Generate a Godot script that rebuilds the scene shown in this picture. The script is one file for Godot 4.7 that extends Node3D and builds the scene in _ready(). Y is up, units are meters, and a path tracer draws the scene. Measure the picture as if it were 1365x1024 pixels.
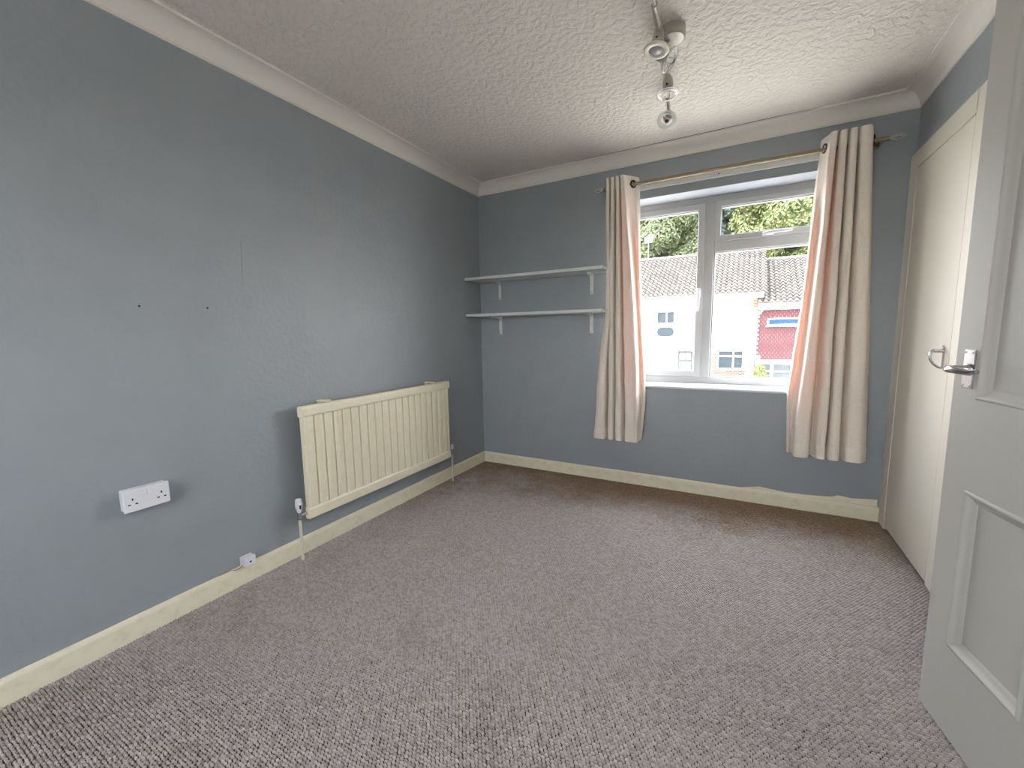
extends Node3D
# A small grey bedroom: window wall at z = 0, left wall at x = 0, floor at y = 0. Metres.

const W := 2.82      # room width
const H := 2.40      # ceiling height
const D := 4.80      # rear wall
const FZ := -0.20    # room face of the window frame
const WX0 := 1.185   # window opening
const WX1 := 2.505
const WY0 := 0.755
const WY1 := 2.086
const RX0 := 0.80     # window added in the unseen rear wall for fill light
const RX1 := 2.00
const RY0 := 0.95
const RY1 := 2.05
const GROUND := -2.08
const FACADE := -22.0

var M := {}
var rng := RandomNumberGenerator.new()

# ---------------------------------------------------------------- helpers
func sb() -> SurfaceTool:
	var st := SurfaceTool.new()
	st.begin(Mesh.PRIMITIVE_TRIANGLES)
	st.set_smooth_group(-1)
	return st

func face(st: SurfaceTool, pts: Array, out: Vector3) -> void:
	var n: Vector3 = (pts[1] - pts[0]).cross(pts[2] - pts[0])
	var p := pts.duplicate()
	if n.dot(out) > 0.0:
		p.reverse()
	for i in range(1, p.size() - 1):
		st.add_vertex(p[0]); st.add_vertex(p[i]); st.add_vertex(p[i + 1])

# a chamfered box
func bx(st: SurfaceTool, c: Vector3, size: Vector3, b := 0.0, t := Transform3D()) -> void:
	st.set_smooth_group(-1)
	var h := size * 0.5
	b = minf(b, minf(h.x, minf(h.y, h.z)) * 0.9)
	if b <= 0.0:
		for ax in 3:
			for s in [-1.0, 1.0]:
				var u := (ax + 1) % 3
				var v := (ax + 2) % 3
				var q := []
				for k in [[-1, -1], [1, -1], [1, 1], [-1, 1]]:
					var p := Vector3()
					p[ax] = h[ax] * s; p[u] = h[u] * k[0]; p[v] = h[v] * k[1]
					q.append(t * (c + p))
				var o := Vector3(); o[ax] = s
				face(st, q, t.basis * o)
		return
	var vtx := func(s: Vector3, ax: int) -> Vector3:
		var p := Vector3(s.x * (h.x - b), s.y * (h.y - b), s.z * (h.z - b))
		p[ax] = s[ax] * h[ax]
		return t * (c + p)
	for ax in 3:
		var u := (ax + 1) % 3
		var v := (ax + 2) % 3
		for s in [-1.0, 1.0]:
			var q := []
			for k in [[-1, -1], [1, -1], [1, 1], [-1, 1]]:
				var sg := Vector3()
				sg[ax] = s; sg[u] = k[0]; sg[v] = k[1]
				q.append(vtx.call(sg, ax))
			var o := Vector3(); o[ax] = s
			face(st, q, t.basis * o)
		for k in [[-1, -1], [1, -1], [1, 1], [-1, 1]]:
			var s0 := Vector3(); s0[ax] = -1; s0[u] = k[0]; s0[v] = k[1]
			var s1 := s0; s1[ax] = 1
			var o := Vector3(); o[u] = k[0]; o[v] = k[1]
			face(st, [vtx.call(s0, u), vtx.call(s1, u), vtx.call(s1, v), vtx.call(s0, v)], t.basis * o)
	for x in [-1.0, 1.0]:
		for y in [-1.0, 1.0]:
			for z in [-1.0, 1.0]:
				var s := Vector3(x, y, z)
				face(st, [vtx.call(s, 0), vtx.call(s, 1), vtx.call(s, 2)], t.basis * s)

func bb(st: SurfaceTool, x0: float, x1: float, y0: float, y1: float, z0: float, z1: float, b := 0.0) -> void:
	bx(st, Vector3(x0 + x1, y0 + y1, z0 + z1) * 0.5, Vector3(absf(x1 - x0), absf(y1 - y0), absf(z1 - z0)), b)

# a tube along points
func tube(st: SurfaceTool, pts: Array, r, seg := 10, caps := true) -> void:
	var rings := []
	var up := Vector3.UP
	for i in pts.size():
		var d: Vector3 = (pts[mini(i + 1, pts.size() - 1)] - pts[maxi(i - 1, 0)]).normalized()
		if absf(d.dot(up)) > 0.95:
			up = Vector3.RIGHT
		var a := d.cross(up).normalized()
		var b := d.cross(a).normalized()
		up = -b if absf(d.dot(-b)) < 0.9 else up
		var rr: float = r[i] if r is Array else r
		var ring := []
		for k in seg:
			var w := TAU * k / seg
			ring.append(pts[i] + (a * cos(w) + b * sin(w)) * rr)
		rings.append(ring)
	st.set_smooth_group(1)
	for i in pts.size() - 1:
		for k in seg:
			var k2 := (k + 1) % seg
			var q := [rings[i][k], rings[i][k2], rings[i + 1][k2], rings[i + 1][k]]
			face(st, q, (q[0] + q[1] + q[2] + q[3]) * 0.25 - (pts[i] + pts[i + 1]) * 0.5)
	st.set_smooth_group(-1)
	if caps:
		face(st, rings[0], pts[0] - pts[1])
		face(st, rings[-1], pts[-1] - pts[-2])

# a turned shape: profile of (radius, height) round the y axis of t
func lathe(st: SurfaceTool, prof: Array, seg := 20, t := Transform3D(), smooth := true) -> void:
	st.set_smooth_group(2 if smooth else -1)
	for i in prof.size() - 1:
		var a: Vector2 = prof[i]
		var b: Vector2 = prof[i + 1]
		var dir := b - a
		for k in seg:
			var w0 := TAU * k / seg
			var w1 := TAU * (k + 1) / seg
			var wm := (w0 + w1) * 0.5
			var p := [Vector3(a.x * cos(w0), a.y, a.x * sin(w0)), Vector3(a.x * cos(w1), a.y, a.x * sin(w1)), Vector3(b.x * cos(w1), b.y, b.x * sin(w1)), Vector3(b.x * cos(w0), b.y, b.x * sin(w0))]
			var o := Vector3(dir.y * cos(wm), -dir.x, dir.y * sin(wm))
			var q := []
			for v in p:
				if q.is_empty() or not (t * v).is_equal_approx(q[-1]):
					q.append(t * v)
			if q.size() > 2 and q[0].is_equal_approx(q[-1]):
				q.pop_back()
			if q.size() > 2:
				face(st, q, t.basis * o)
	st.set_smooth_group(-1)

# joins two rings of equal length and closes the ends; ring is a closed outline
func loft(st: SurfaceTool, r0: Array, r1: Array, flat: PackedVector2Array, smooth := false) -> void:
	var c := Vector3()
	for p in r0: c += p
	c /= r0.size()
	var idx := Geometry2D.triangulate_polygon(flat)
	var ccw := not Geometry2D.is_polygon_clockwise(flat)
	var axis: Vector3 = (r1[0] - r0[0]).normalized()
	for i in r0.size():
		var j := (i + 1) % r0.size()
		st.set_smooth_group(3 if smooth and i < r0.size() - 3 else -1)
		# outward from the outline's winding
		var e: Vector3 = r0[j] - r0[i]
		var o := e.cross(axis) * ring_sign(r0, axis)
		face(st, [r0[i], r0[j], r1[j], r1[i]], o)
	st.set_smooth_group(-1)
	for k in range(0, idx.size(), 3):
		face(st, [r0[idx[k]], r0[idx[k + 1]], r0[idx[k + 2]]], -axis)
		face(st, [r1[idx[k]], r1[idx[k + 1]], r1[idx[k + 2]]], axis)

func ring_sign(r: Array, axis: Vector3) -> float:
	var a := Vector3()
	for i in r.size():
		a += (r[i] - r[0]).cross(r[(i + 1) % r.size()] - r[0])
	return 1.0 if a.dot(axis) > 0.0 else -1.0

# an outline in two of the axes pushed along the third
func slab(st: SurfaceTool, poly: PackedVector2Array, t: Transform3D, depth: float) -> void:
	var r0 := []
	var r1 := []
	for p in poly:
		r0.append(t * Vector3(p.x, p.y, 0)); r1.append(t * Vector3(p.x, p.y, depth))
	loft(st, r0, r1, poly)

func obj(called: String, st: SurfaceTool, m: Material, parent: Node = self) -> MeshInstance3D:
	st.generate_normals()
	var o := MeshInstance3D.new()
	o.name = called
	o.mesh = st.commit()
	o.material_override = m
	o.cast_shadow = GeometryInstance3D.SHADOW_CASTING_SETTING_ON
	parent.add_child(o, true)
	return o

func tag(o: Node, label: String, category: String, group := "", kind := "") -> Node:
	o.set_meta("label", label)
	o.set_meta("category", category)
	if group: o.set_meta("group", group)
	if kind: o.set_meta("kind", kind)
	return o

func thing(called: String, label: String, category: String, at := Vector3.ZERO, group := "", kind := "") -> Node3D:
	var o := Node3D.new()
	o.name = called
	add_child(o, true)
	o.position = at
	tag(o, label, category, group, kind)
	return o

func stuff(o: Node) -> Node:
	o.set_meta("kind", "stuff")
	return o

func rgb(r: int, g: int, b: int) -> Color:
	return Color(r / 255.0, g / 255.0, b / 255.0)

func mat(c: Color, rough := 0.8, metal := 0.0, spec := 0.5) -> StandardMaterial3D:
	var m := StandardMaterial3D.new()
	m.albedo_color = c
	m.roughness = rough
	m.metallic = metal
	m.metallic_specular = spec
	return m

func noise_tex(size: int, freq: float, oct: int, sd: int, normal := false, bump := 4.0, ramp: Gradient = null, type := FastNoiseLite.TYPE_SIMPLEX_SMOOTH) -> NoiseTexture2D:
	var n := FastNoiseLite.new()
	n.noise_type = type
	n.frequency = freq
	n.fractal_octaves = oct
	n.seed = sd
	var t := NoiseTexture2D.new()
	t.width = size; t.height = size
	t.seamless = true
	t.noise = n
	t.as_normal_map = normal
	t.bump_strength = bump
	if ramp: t.color_ramp = ramp
	return t

func ramp(cols: Array) -> Gradient:
	var g := Gradient.new()
	var offs := PackedFloat32Array()
	var cs := PackedColorArray()
	for c in cols:
		offs.append(c[0]); cs.append(c[1])
	g.offsets = offs
	g.colors = cs
	return g

func tri(m: StandardMaterial3D, scale: float) -> StandardMaterial3D:
	m.uv1_triplanar = true
	m.uv1_world_triplanar = true
	m.uv1_scale = Vector3.ONE * scale
	return m

# ---------------------------------------------------------------- materials
func materials() -> void:
	var wt := tri(mat(Color.WHITE, 0.44), 0.5)
	wt.albedo_texture = noise_tex(512, 0.012, 4, 3, false, 1.0, ramp([[0.0, rgb(152, 158, 162)], [0.5, rgb(155, 161, 165)], [1.0, rgb(158, 163, 167)]]))
	wt.heightmap_enabled = true
	wt.heightmap_texture = noise_tex(512, 0.12, 3, 8)
	wt.heightmap_scale = 0.12
	M.wall = wt
	var ce := tri(mat(rgb(236, 229, 218), 0.85), 1.1)
	ce.heightmap_enabled = true
	var rp := ramp([[0.0, Color.BLACK], [0.42, Color(0.25, 0.25, 0.25)], [0.6, Color(0.8, 0.8, 0.8)], [1.0, Color.WHITE]])
	ce.heightmap_texture = noise_tex(1024, 0.022, 5, 21, false, 1.0, rp)
	ce.heightmap_scale = 0.55
	M.ceiling = ce
	M.cove = tri(mat(rgb(236, 231, 221), 0.7), 1.0)
	var sk := tri(mat(Color.WHITE, 0.45), 1.3)
	sk.albedo_texture = noise_tex(512, 0.02, 5, 31, false, 1.0, ramp([[0.0, rgb(228, 217, 184)], [0.35, rgb(239, 231, 203)], [1.0, rgb(243, 236, 211)]]))
	M.skirting = sk
	var ra := tri(mat(Color.WHITE, 0.42), 2.0)
	ra.albedo_texture = noise_tex(256, 0.03, 4, 12, false, 1.0, ramp([[0.0, rgb(238, 228, 198)], [1.0, rgb(244, 236, 210)]]))
	M.radiator = ra
	var wd := tri(mat(rgb(224, 218, 203), 0.38), 1.0)
	wd.heightmap_enabled = true
	wd.heightmap_texture = noise_tex(256, 0.05, 3, 77)
	wd.heightmap_scale = 0.05
	M.closet = wd
	var dr := tri(mat(rgb(188, 186, 179), 0.5, 0.0, 0.35), 1.2)
	dr.heightmap_enabled = true
	dr.heightmap_texture = wd.heightmap_texture
	dr.heightmap_scale = 0.05
	M.door = dr
	M.upvc = mat(rgb(182, 181, 179), 0.42)
	M.gasket = mat(rgb(60, 62, 64), 0.7)
	M.sill = mat(rgb(232, 234, 236), 0.3)
	M.reveal = tri(mat(rgb(172, 175, 180), 0.75), 1.0)
	var gl := mat(Color(1, 1, 1, 0.03), 0.02, 0.0, 0.12)
	gl.transparency = BaseMaterial3D.TRANSPARENCY_ALPHA
	M.glass = gl
	var rg := mat(Color(1, 1, 1, 0.0), 0.03)
	rg.transparency = BaseMaterial3D.TRANSPARENCY_ALPHA
	rg.refraction_enabled = true
	rg.refraction_scale = 0.05
	M.solid_glass = rg
	var rn := mat(Color(0.92, 0.95, 0.92, 0.30), 0.12)
	rn.transparency = BaseMaterial3D.TRANSPARENCY_ALPHA
	M.ring_glass = rn
	M.ring_frosted = mat(rgb(238, 238, 214), 0.25)
	M.chrome = mat(rgb(205, 205, 208), 0.16, 1.0)
	M.satin = mat(rgb(190, 184, 172), 0.38, 0.9)
	M.brass = mat(rgb(150, 136, 112), 0.42, 0.55)
	M.lamp = mat(rgb(184, 176, 163), 0.42, 0.25)
	M.black = mat(rgb(14, 13, 13), 0.6)
	M.dark = mat(rgb(40, 38, 36), 0.7)
	M.plastic = mat(rgb(236, 236, 238), 0.3)
	M.white_paint = mat(rgb(226, 225, 221), 0.4)
	M.shelf = mat(rgb(220, 221, 218), 0.4)
	M.pipe = mat(rgb(226, 219, 198), 0.4)
	var cu := tri(mat(Color.WHITE, 0.95), 3.0)
	cu.albedo_texture = noise_tex(256, 0.08, 3, 5, false, 1.0, ramp([[0.0, rgb(238, 226, 212)], [1.0, rgb(247, 237, 225)]]))
	cu.heightmap_enabled = true
	cu.heightmap_texture = noise_tex(512, 0.18, 2, 6)
	cu.heightmap_scale = 0.12
	cu.backlight_enabled = true
	cu.backlight = Color(0.38, 0.165, 0.085)
	cu.rim_enabled = true
	cu.rim = 0.2
	M.curtain = cu
	var he: StandardMaterial3D = cu.duplicate()
	he.backlight_enabled = false
	M.hem = he
	var ln := mat(rgb(236, 232, 224), 0.9)
	M.lining = ln
	M.carpet_back = mat(rgb(84, 74, 66), 1.0)
	var pile := mat(Color.WHITE, 0.95)
	pile.vertex_color_use_as_albedo = true
	pile.rim_enabled = true
	pile.rim = 0.35
	M.pile = pile
	# outside
	var leaf := mat(Color.WHITE, 0.6)
	leaf.vertex_color_use_as_albedo = true
	leaf.backlight_enabled = true
	leaf.backlight = Color(0.5, 0.6, 0.2)
	M.leaf = leaf
	M.leaf_core = mat(rgb(58, 74, 40), 0.9)
	M.bark = mat(rgb(86, 70, 54), 0.9)
	M.render = tri(mat(rgb(236, 234, 228), 0.8), 0.5)
	var tl := mat(Color.WHITE, 0.8)
	tl.vertex_color_use_as_albedo = true
	M.tiles = tl
	M.house_white = mat(rgb(238, 238, 236), 0.4)
	M.house_glass = mat(rgb(44, 50, 54), 0.15, 0.0, 0.12)
	M.house_blue = mat(rgb(26, 50, 98), 0.2, 0.0, 0.15)
	M.net = mat(rgb(72, 76, 78), 0.8, 0.0, 0.1)
	M.mortar = mat(rgb(186, 170, 152), 0.9)
	M.asphalt = tri(mat(Color.WHITE, 0.9), 0.3)
	M.asphalt.albedo_texture = noise_tex(256, 0.05, 4, 14, false, 1.0, ramp([[0.0, rgb(152, 149, 143)], [1.0, rgb(168, 165, 158)]]))
	M.aerial = mat(rgb(92, 94, 98), 0.5, 0.3)

# ---------------------------------------------------------------- scene
func _ready() -> void:
	rng.seed = 7
	# camera
	var cam := Camera3D.new()
	cam.name = "camera"
	cam.keep_aspect = Camera3D.KEEP_HEIGHT
	cam.fov = 84.99
	cam.near = 0.05
	cam.far = 300.0
	cam.rotation_order = EULER_ORDER_YXZ
	cam.position = Vector3(2.0364, 1.161, 3.1614)
	cam.rotation = Vector3(-0.1214, 0.5019, -0.0162)
	add_child(cam)
	cam.current = true
	# sky and exposure
	var env := Environment.new()
	var sky := Sky.new()
	var sm := ProceduralSkyMaterial.new()
	sm.sky_top_color = rgb(218, 224, 234)
	sm.sky_horizon_color = rgb(246, 244, 240)
	sm.sky_curve = 0.14
	sm.ground_bottom_color = rgb(120, 118, 112)
	sm.ground_horizon_color = rgb(200, 204, 206)
	sm.sky_energy_multiplier = 1.0
	sm.sun_angle_max = 1.0
	sky.sky_material = sm
	env.background_mode = Environment.BG_SKY
	env.sky = sky
	env.background_energy_multiplier = 23.0
	env.tonemap_mode = Environment.TONE_MAPPER_LINEAR
	env.tonemap_exposure = 1.1
	env.sdfgi_enabled = true
	env.ssao_enabled = true
	env.ssil_enabled = true
	var we := WorldEnvironment.new()
	we.name = "world"
	we.environment = env
	add_child(we)
	# the sun stands high behind the house, to the left
	var sun := DirectionalLight3D.new()
	sun.name = "sun"
	sun.light_energy = 3.0
	sun.light_color = Color(1.0, 0.95, 0.87)
	sun.light_angular_distance = 0.6
	sun.shadow_enabled = true
	add_child(sun)
	sun.look_at_from_position(Vector3(-15, 12, 6), Vector3.ZERO)
	materials()
	room()
	hall()
	window()
	closet()
	room_door()
	radiator()
	sockets()
	shelves()
	curtains()
	spotlights()
	outside()

# ---------------------------------------------------------------- the room
func room() -> void:
	var st := sb()
	bb(st, -0.2, W + 0.2, -0.2, -0.006, -0.3, D + 0.15)
	var fl := obj("floor", st, M.carpet_back)
	tag(fl, "worn pinkish grey looped carpet covering the bedroom floor", "carpet", "", "structure")
	carpet(fl)
	st = sb()
	bb(st, -0.2, W + 0.2, H, H + 0.2, -0.3, D + 0.15)
	tag(obj("ceiling", st, M.ceiling), "white textured plaster ceiling of the bedroom", "ceiling", "", "structure")
	st = sb()
	bb(st, -0.2, 0, -0.006, H, -0.3, D + 0.15)
	var wl := obj("wall_left", st, M.wall)
	tag(wl, "long grey painted wall behind the cream radiator", "wall", "", "structure")
	# marks in that wall: two screw holes and a crease in the paint
	for p in [Vector2(1.286, 2.413), Vector2(1.289, 2.177)]:
		var s := sb()
		lathe(s, [Vector2(0.0, 0.0012), Vector2(0.003, 0.0012), Vector2(0.0042, 0.0)], 8, Transform3D(Basis(Vector3(0, 0, 1), -PI / 2), Vector3(0, p.x, p.y)))
		obj("screw_hole", s, M.dark, wl)
	st = sb()
	tube(st, [Vector3(0, 1.60, 2.013), Vector3(0.0005, 1.56, 2.012), Vector3(0.0005, 1.50, 2.014), Vector3(0.0005, 1.44, 2.016), Vector3(0, 1.395, 2.016)], [0.0003, 0.0016, 0.002, 0.0016, 0.0003], 6)
	obj("paint_crease", st, M.wall, wl)
	st = sb()
	bb(st, 0, WX0, -0.006, H, -0.3, 0)
	bb(st, WX1, W, -0.006, H, -0.3, 0)
	bb(st, WX0, WX1, -0.006, WY0, -0.3, 0)
	bb(st, WX0, WX1, WY1, H, -0.3, 0)
	var wb := obj("wall_back", st, M.wall)
	tag(wb, "grey painted wall round the window", "wall", "", "structure")
	# paint slopped over the skirting line at the right end
	st = sb()
	var pg := PackedVector2Array()
	for p in [[2.05, .086], [2.18, .112], [2.33, .098], [2.46, .102], [2.57, .112], [2.60, .126], [2.67, .119], [2.75, .128], [2.79, .132], [2.79, .08], [2.05, .08]]:
		pg.append(Vector2(p[0], p[1]))
	slab(st, pg, Transform3D(Basis(), Vector3(0, 0, -0.001)), 0.0022)
	obj("paint_smear", st, M.skirting, wb)
	st = sb()
	bb(st, W, W + 0.12, -0.006, H, -0.3, 2.31)
	bb(st, W, W + 0.12, -0.006, H, 3.09, D + 0.15)
	bb(st, W, W + 0.12, 2.01, H, 2.31, 3.09)
	tag(obj("wall_right", st, M.wall), "grey painted wall above the built-in cupboard door", "wall", "", "structure")
	st = sb()
	bb(st, -0.2, RX0, -0.006, H, D, D + 0.15)
	bb(st, RX1, W + 0.12, -0.006, H, D, D + 0.15)
	bb(st, RX0, RX1, -0.006, RY0, D, D + 0.15)
	bb(st, RX0, RX1, RY1, H, D, D + 0.15)
	tag(obj("wall_rear", st, M.wall), "grey painted wall behind the photographer", "wall", "", "structure")
	# skirting: (distance from the wall, height)
	var sp := PackedVector2Array([Vector2(0, -0.006), Vector2(0.016, -0.006), Vector2(0.016, 0.074), Vector2(0.013, 0.083), Vector2(0.008, 0.0875), Vector2(0, 0.0885)])
	var r0 := []; var r1 := []
	for p in sp:
		r0.append(Vector3(p.x, p.y, p.x)); r1.append(Vector3(p.x, p.y, D))
	st = sb(); loft(st, r0, r1, sp)
	tag(obj("baseboard_left", st, M.skirting), "yellowed cream skirting board under the radiator", "skirting", "", "structure")
	r0 = []; r1 = []
	for p in sp:
		r0.append(Vector3(p.x, p.y, p.x)); r1.append(Vector3(W - 0.021, p.y, p.x))
	st = sb(); loft(st, r0, r1, sp)
	tag(obj("baseboard_back", st, M.skirting), "yellowed cream skirting board under the window", "skirting", "", "structure")
	# coving
	var cv := PackedVector2Array()
	cv.append(Vector2(0, H)); cv.append(Vector2(0, H - 0.082)); cv.append(Vector2(0.006, H - 0.082)); cv.append(Vector2(0.006, H - 0.077))
	for i in 9:
		var a := PI / 2 * i / 8.0
		cv.append(Vector2(0.076 - 0.068 * cos(a), H - 0.076 + 0.067 * sin(a)))
	cv.append(Vector2(0.076, H - 0.0105)); cv.append(Vector2(0.0835, H - 0.0105)); cv.append(Vector2(0.085, H - 0.009)); cv.append(Vector2(0.085, H))
	var names := ["white plaster coving above the radiator wall", "white plaster coving above the window", "white plaster coving above the cupboard door"]
	for k in 3:
		r0 = []; r1 = []
		for p in cv:
			if k == 0:
				r0.append(Vector3(p.x, p.y, p.x)); r1.append(Vector3(p.x, p.y, D - p.x))
			elif k == 1:
				r0.append(Vector3(p.x, p.y, p.x)); r1.append(Vector3(W - p.x, p.y, p.x))
			else:
				r0.append(Vector3(W - p.x, p.y, p.x)); r1.append(Vector3(W - p.x, p.y, D - p.x))
		st = sb(); loft(st, r0, r1, cv)
		var c := obj("trim_%d" % (k + 1), st, M.cove)
		tag(c, names[k], "coving", "", "structure")
		if k == 1:
			# the joint to the ceiling has opened
			st = sb()
			tube(st, [Vector3(0.9, H - 0.001, 0.086), Vector3(1.2, H, 0.087), Vector3(1.7, H, 0.086), Vector3(2.1, H, 0.088), Vector3(2.35, H, 0.086)], [0.0005, 0.0016, 0.002, 0.0018, 0.0005], 5)
			obj("joint_crack", st, M.dark, c)
	# painted batten above the window
	st = sb()
	bb(st, 1.16, 2.52, 2.138, 2.176, 0, 0.02, 0.003)
	var bt := obj("trim_4", st, M.white_paint)
	tag(bt, "white painted wooden batten across the wall above the window", "batten", "", "structure")
	st = sb()
	lathe(st, [Vector2(0, 0.0015), Vector2(0.003, 0.0012), Vector2(0.0042, 0)], 10, Transform3D(Basis(Vector3(1, 0, 0), PI / 2), Vector3(1.856, 2.158, 0.02)))
	obj("screw", st, M.dark, bt)

func carpet(fl: Node) -> void:
	# one woollen loop, pressed flat
	var st := sb()
	lathe(st, [Vector2(1.0, -0.6), Vector2(1.0, 0.0), Vector2(0.86, 0.55), Vector2(0.5, 0.9), Vector2(0, 1.0)], 7)
	st.generate_normals()
	var px := 0.0132
	var pz := 0.0092
	var nx := int(W / px)
	var nz := int((D - 0.02) / pz)
	var mm := MultiMesh.new()
	mm.transform_format = MultiMesh.TRANSFORM_3D
	mm.use_colors = true
	mm.mesh = st.commit()
	mm.instance_count = nx * nz
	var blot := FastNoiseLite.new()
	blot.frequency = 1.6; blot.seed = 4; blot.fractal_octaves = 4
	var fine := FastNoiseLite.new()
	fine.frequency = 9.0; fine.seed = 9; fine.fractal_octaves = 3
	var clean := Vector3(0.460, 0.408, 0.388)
	var dirt_and_shade := Vector3(0.26, 0.165, 0.10)
	var olive := Vector3(0.36, 0.315, 0.25)
	var i := 0
	for a in nz:
		for b in nx:
			var x := (b + 0.5 + (0.5 if a % 2 else 0.0)) * px + rng.randf_range(-0.0013, 0.0013)
			var z := (a + 0.5) * pz + rng.randf_range(-0.0009, 0.0009)
			x = minf(x, W - 0.004)
			var bs := Basis(Vector3.UP, rng.randf_range(-0.25, 0.25)) * Basis(Vector3(1, 0, 0), rng.randf_range(-0.15, 0.15))
			var s := rng.randf_range(0.88, 1.1)
			bs = bs * Basis.from_scale(Vector3(0.0067 * s, 0.0048 * rng.randf_range(0.75, 1.1), 0.0045 * s))
			mm.set_instance_transform(i, Transform3D(bs, Vector3(x, -0.004, z)))
			# far edges: ground-in dirt plus low-light brown in the colour; old spills elsewhere
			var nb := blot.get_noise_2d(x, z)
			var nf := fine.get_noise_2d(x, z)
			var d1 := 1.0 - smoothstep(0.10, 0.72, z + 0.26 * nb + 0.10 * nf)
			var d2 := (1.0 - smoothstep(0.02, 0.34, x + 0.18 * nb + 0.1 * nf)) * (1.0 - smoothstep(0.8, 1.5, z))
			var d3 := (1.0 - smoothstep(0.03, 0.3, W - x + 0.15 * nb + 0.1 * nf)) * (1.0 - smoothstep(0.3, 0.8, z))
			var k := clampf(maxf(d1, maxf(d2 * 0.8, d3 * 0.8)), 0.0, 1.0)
			var c := clean.lerp(dirt_and_shade, k * 0.95)
			var o := smoothstep(0.22, 0.5, nb + 0.3 * nf) * smoothstep(1.2, 2.2, z + 0.6 * (1.2 - x))
			c = c.lerp(olive, o * 0.45)
			c *= rng.randf_range(0.8, 1.15)
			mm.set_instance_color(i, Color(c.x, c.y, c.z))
			i += 1
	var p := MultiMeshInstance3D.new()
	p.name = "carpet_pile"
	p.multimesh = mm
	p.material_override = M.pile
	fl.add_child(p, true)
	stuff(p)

func hall() -> void:
	var st := sb()
	bb(st, 4.05, 4.2, -0.2, 2.6, 1.5, 3.9)
	bb(st, W + 0.12, 4.05, -0.2, 2.6, 1.5, 1.65)
	bb(st, W + 0.12, 4.05, -0.2, 2.6, 3.75, 3.9)
	tag(obj("wall_hall", st, M.reveal), "white painted walls of the landing outside the room", "wall", "", "structure")
	st = sb()
	bb(st, W + 0.12, 4.05, H, H + 0.2, 1.65, 3.75)
	tag(obj("ceiling_hall", st, M.cove), "white ceiling of the landing outside the room", "ceiling", "", "structure")
	st = sb()
	bb(st, W + 0.12, 4.05, -0.2, 0.0, 1.65, 3.75)
	tag(obj("floor_hall", st, M.carpet_back), "brown carpet of the landing outside the room", "carpet", "", "structure")
	# door lining and architrave
	st = sb()
	bb(st, W - 0.004, W + 0.124, 0, 2.01, 2.29, 2.312)
	bb(st, W - 0.004, W + 0.124, 0, 2.01, 3.088, 3.11)
	bb(st, W - 0.004, W + 0.124, 1.99, 2.012, 2.312, 3.088)
	for z in [2.24, 3.10]:
		bb(st, W - 0.016, W, 0, 2.07, z, z + 0.06, 0.004)
	bb(st, W - 0.016, W, 2.008, 2.07, 2.30, 3.10, 0.004)
	tag(obj("trim_5", st, M.door), "white painted lining of the doorway to the landing", "door frame", "", "structure")
	# landing lamp added as unseen fill: glowing opal disc, light of its size below
	var lp := thing("fill_lamp", "round opal lamp added on the landing ceiling to fill the room with light", "lamp", Vector3(3.45, H, 2.6))
	st = sb()
	lathe(st, [Vector2(0, -0.02), Vector2(0.19, -0.02), Vector2(0.19, 0)], 28)
	obj("base", st, M.white_paint, lp)
	var em := mat(Color.WHITE, 0.5)
	em.emission_enabled = true
	em.emission = Color(1, 0.95, 0.88)
	em.emission_energy_multiplier = 1.0
	st = sb()
	lathe(st, [Vector2(0, -0.07), Vector2(0.1, -0.064), Vector2(0.15, -0.048), Vector2(0.18, -0.02)], 28)
	obj("shade", st, em, lp)
	var al := AreaLight3D.new()
	al.name = "fill_light"
	al.area_size = Vector2(0.34, 0.34)
	al.light_energy = 1.2
	al.light_color = Color(1.0, 0.95, 0.89)
	al.shadow_enabled = true
	al.position = Vector3(0, -0.085, 0)
	al.rotation = Vector3(-PI / 2, 0, 0)
	lp.add_child(al, true)

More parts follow.
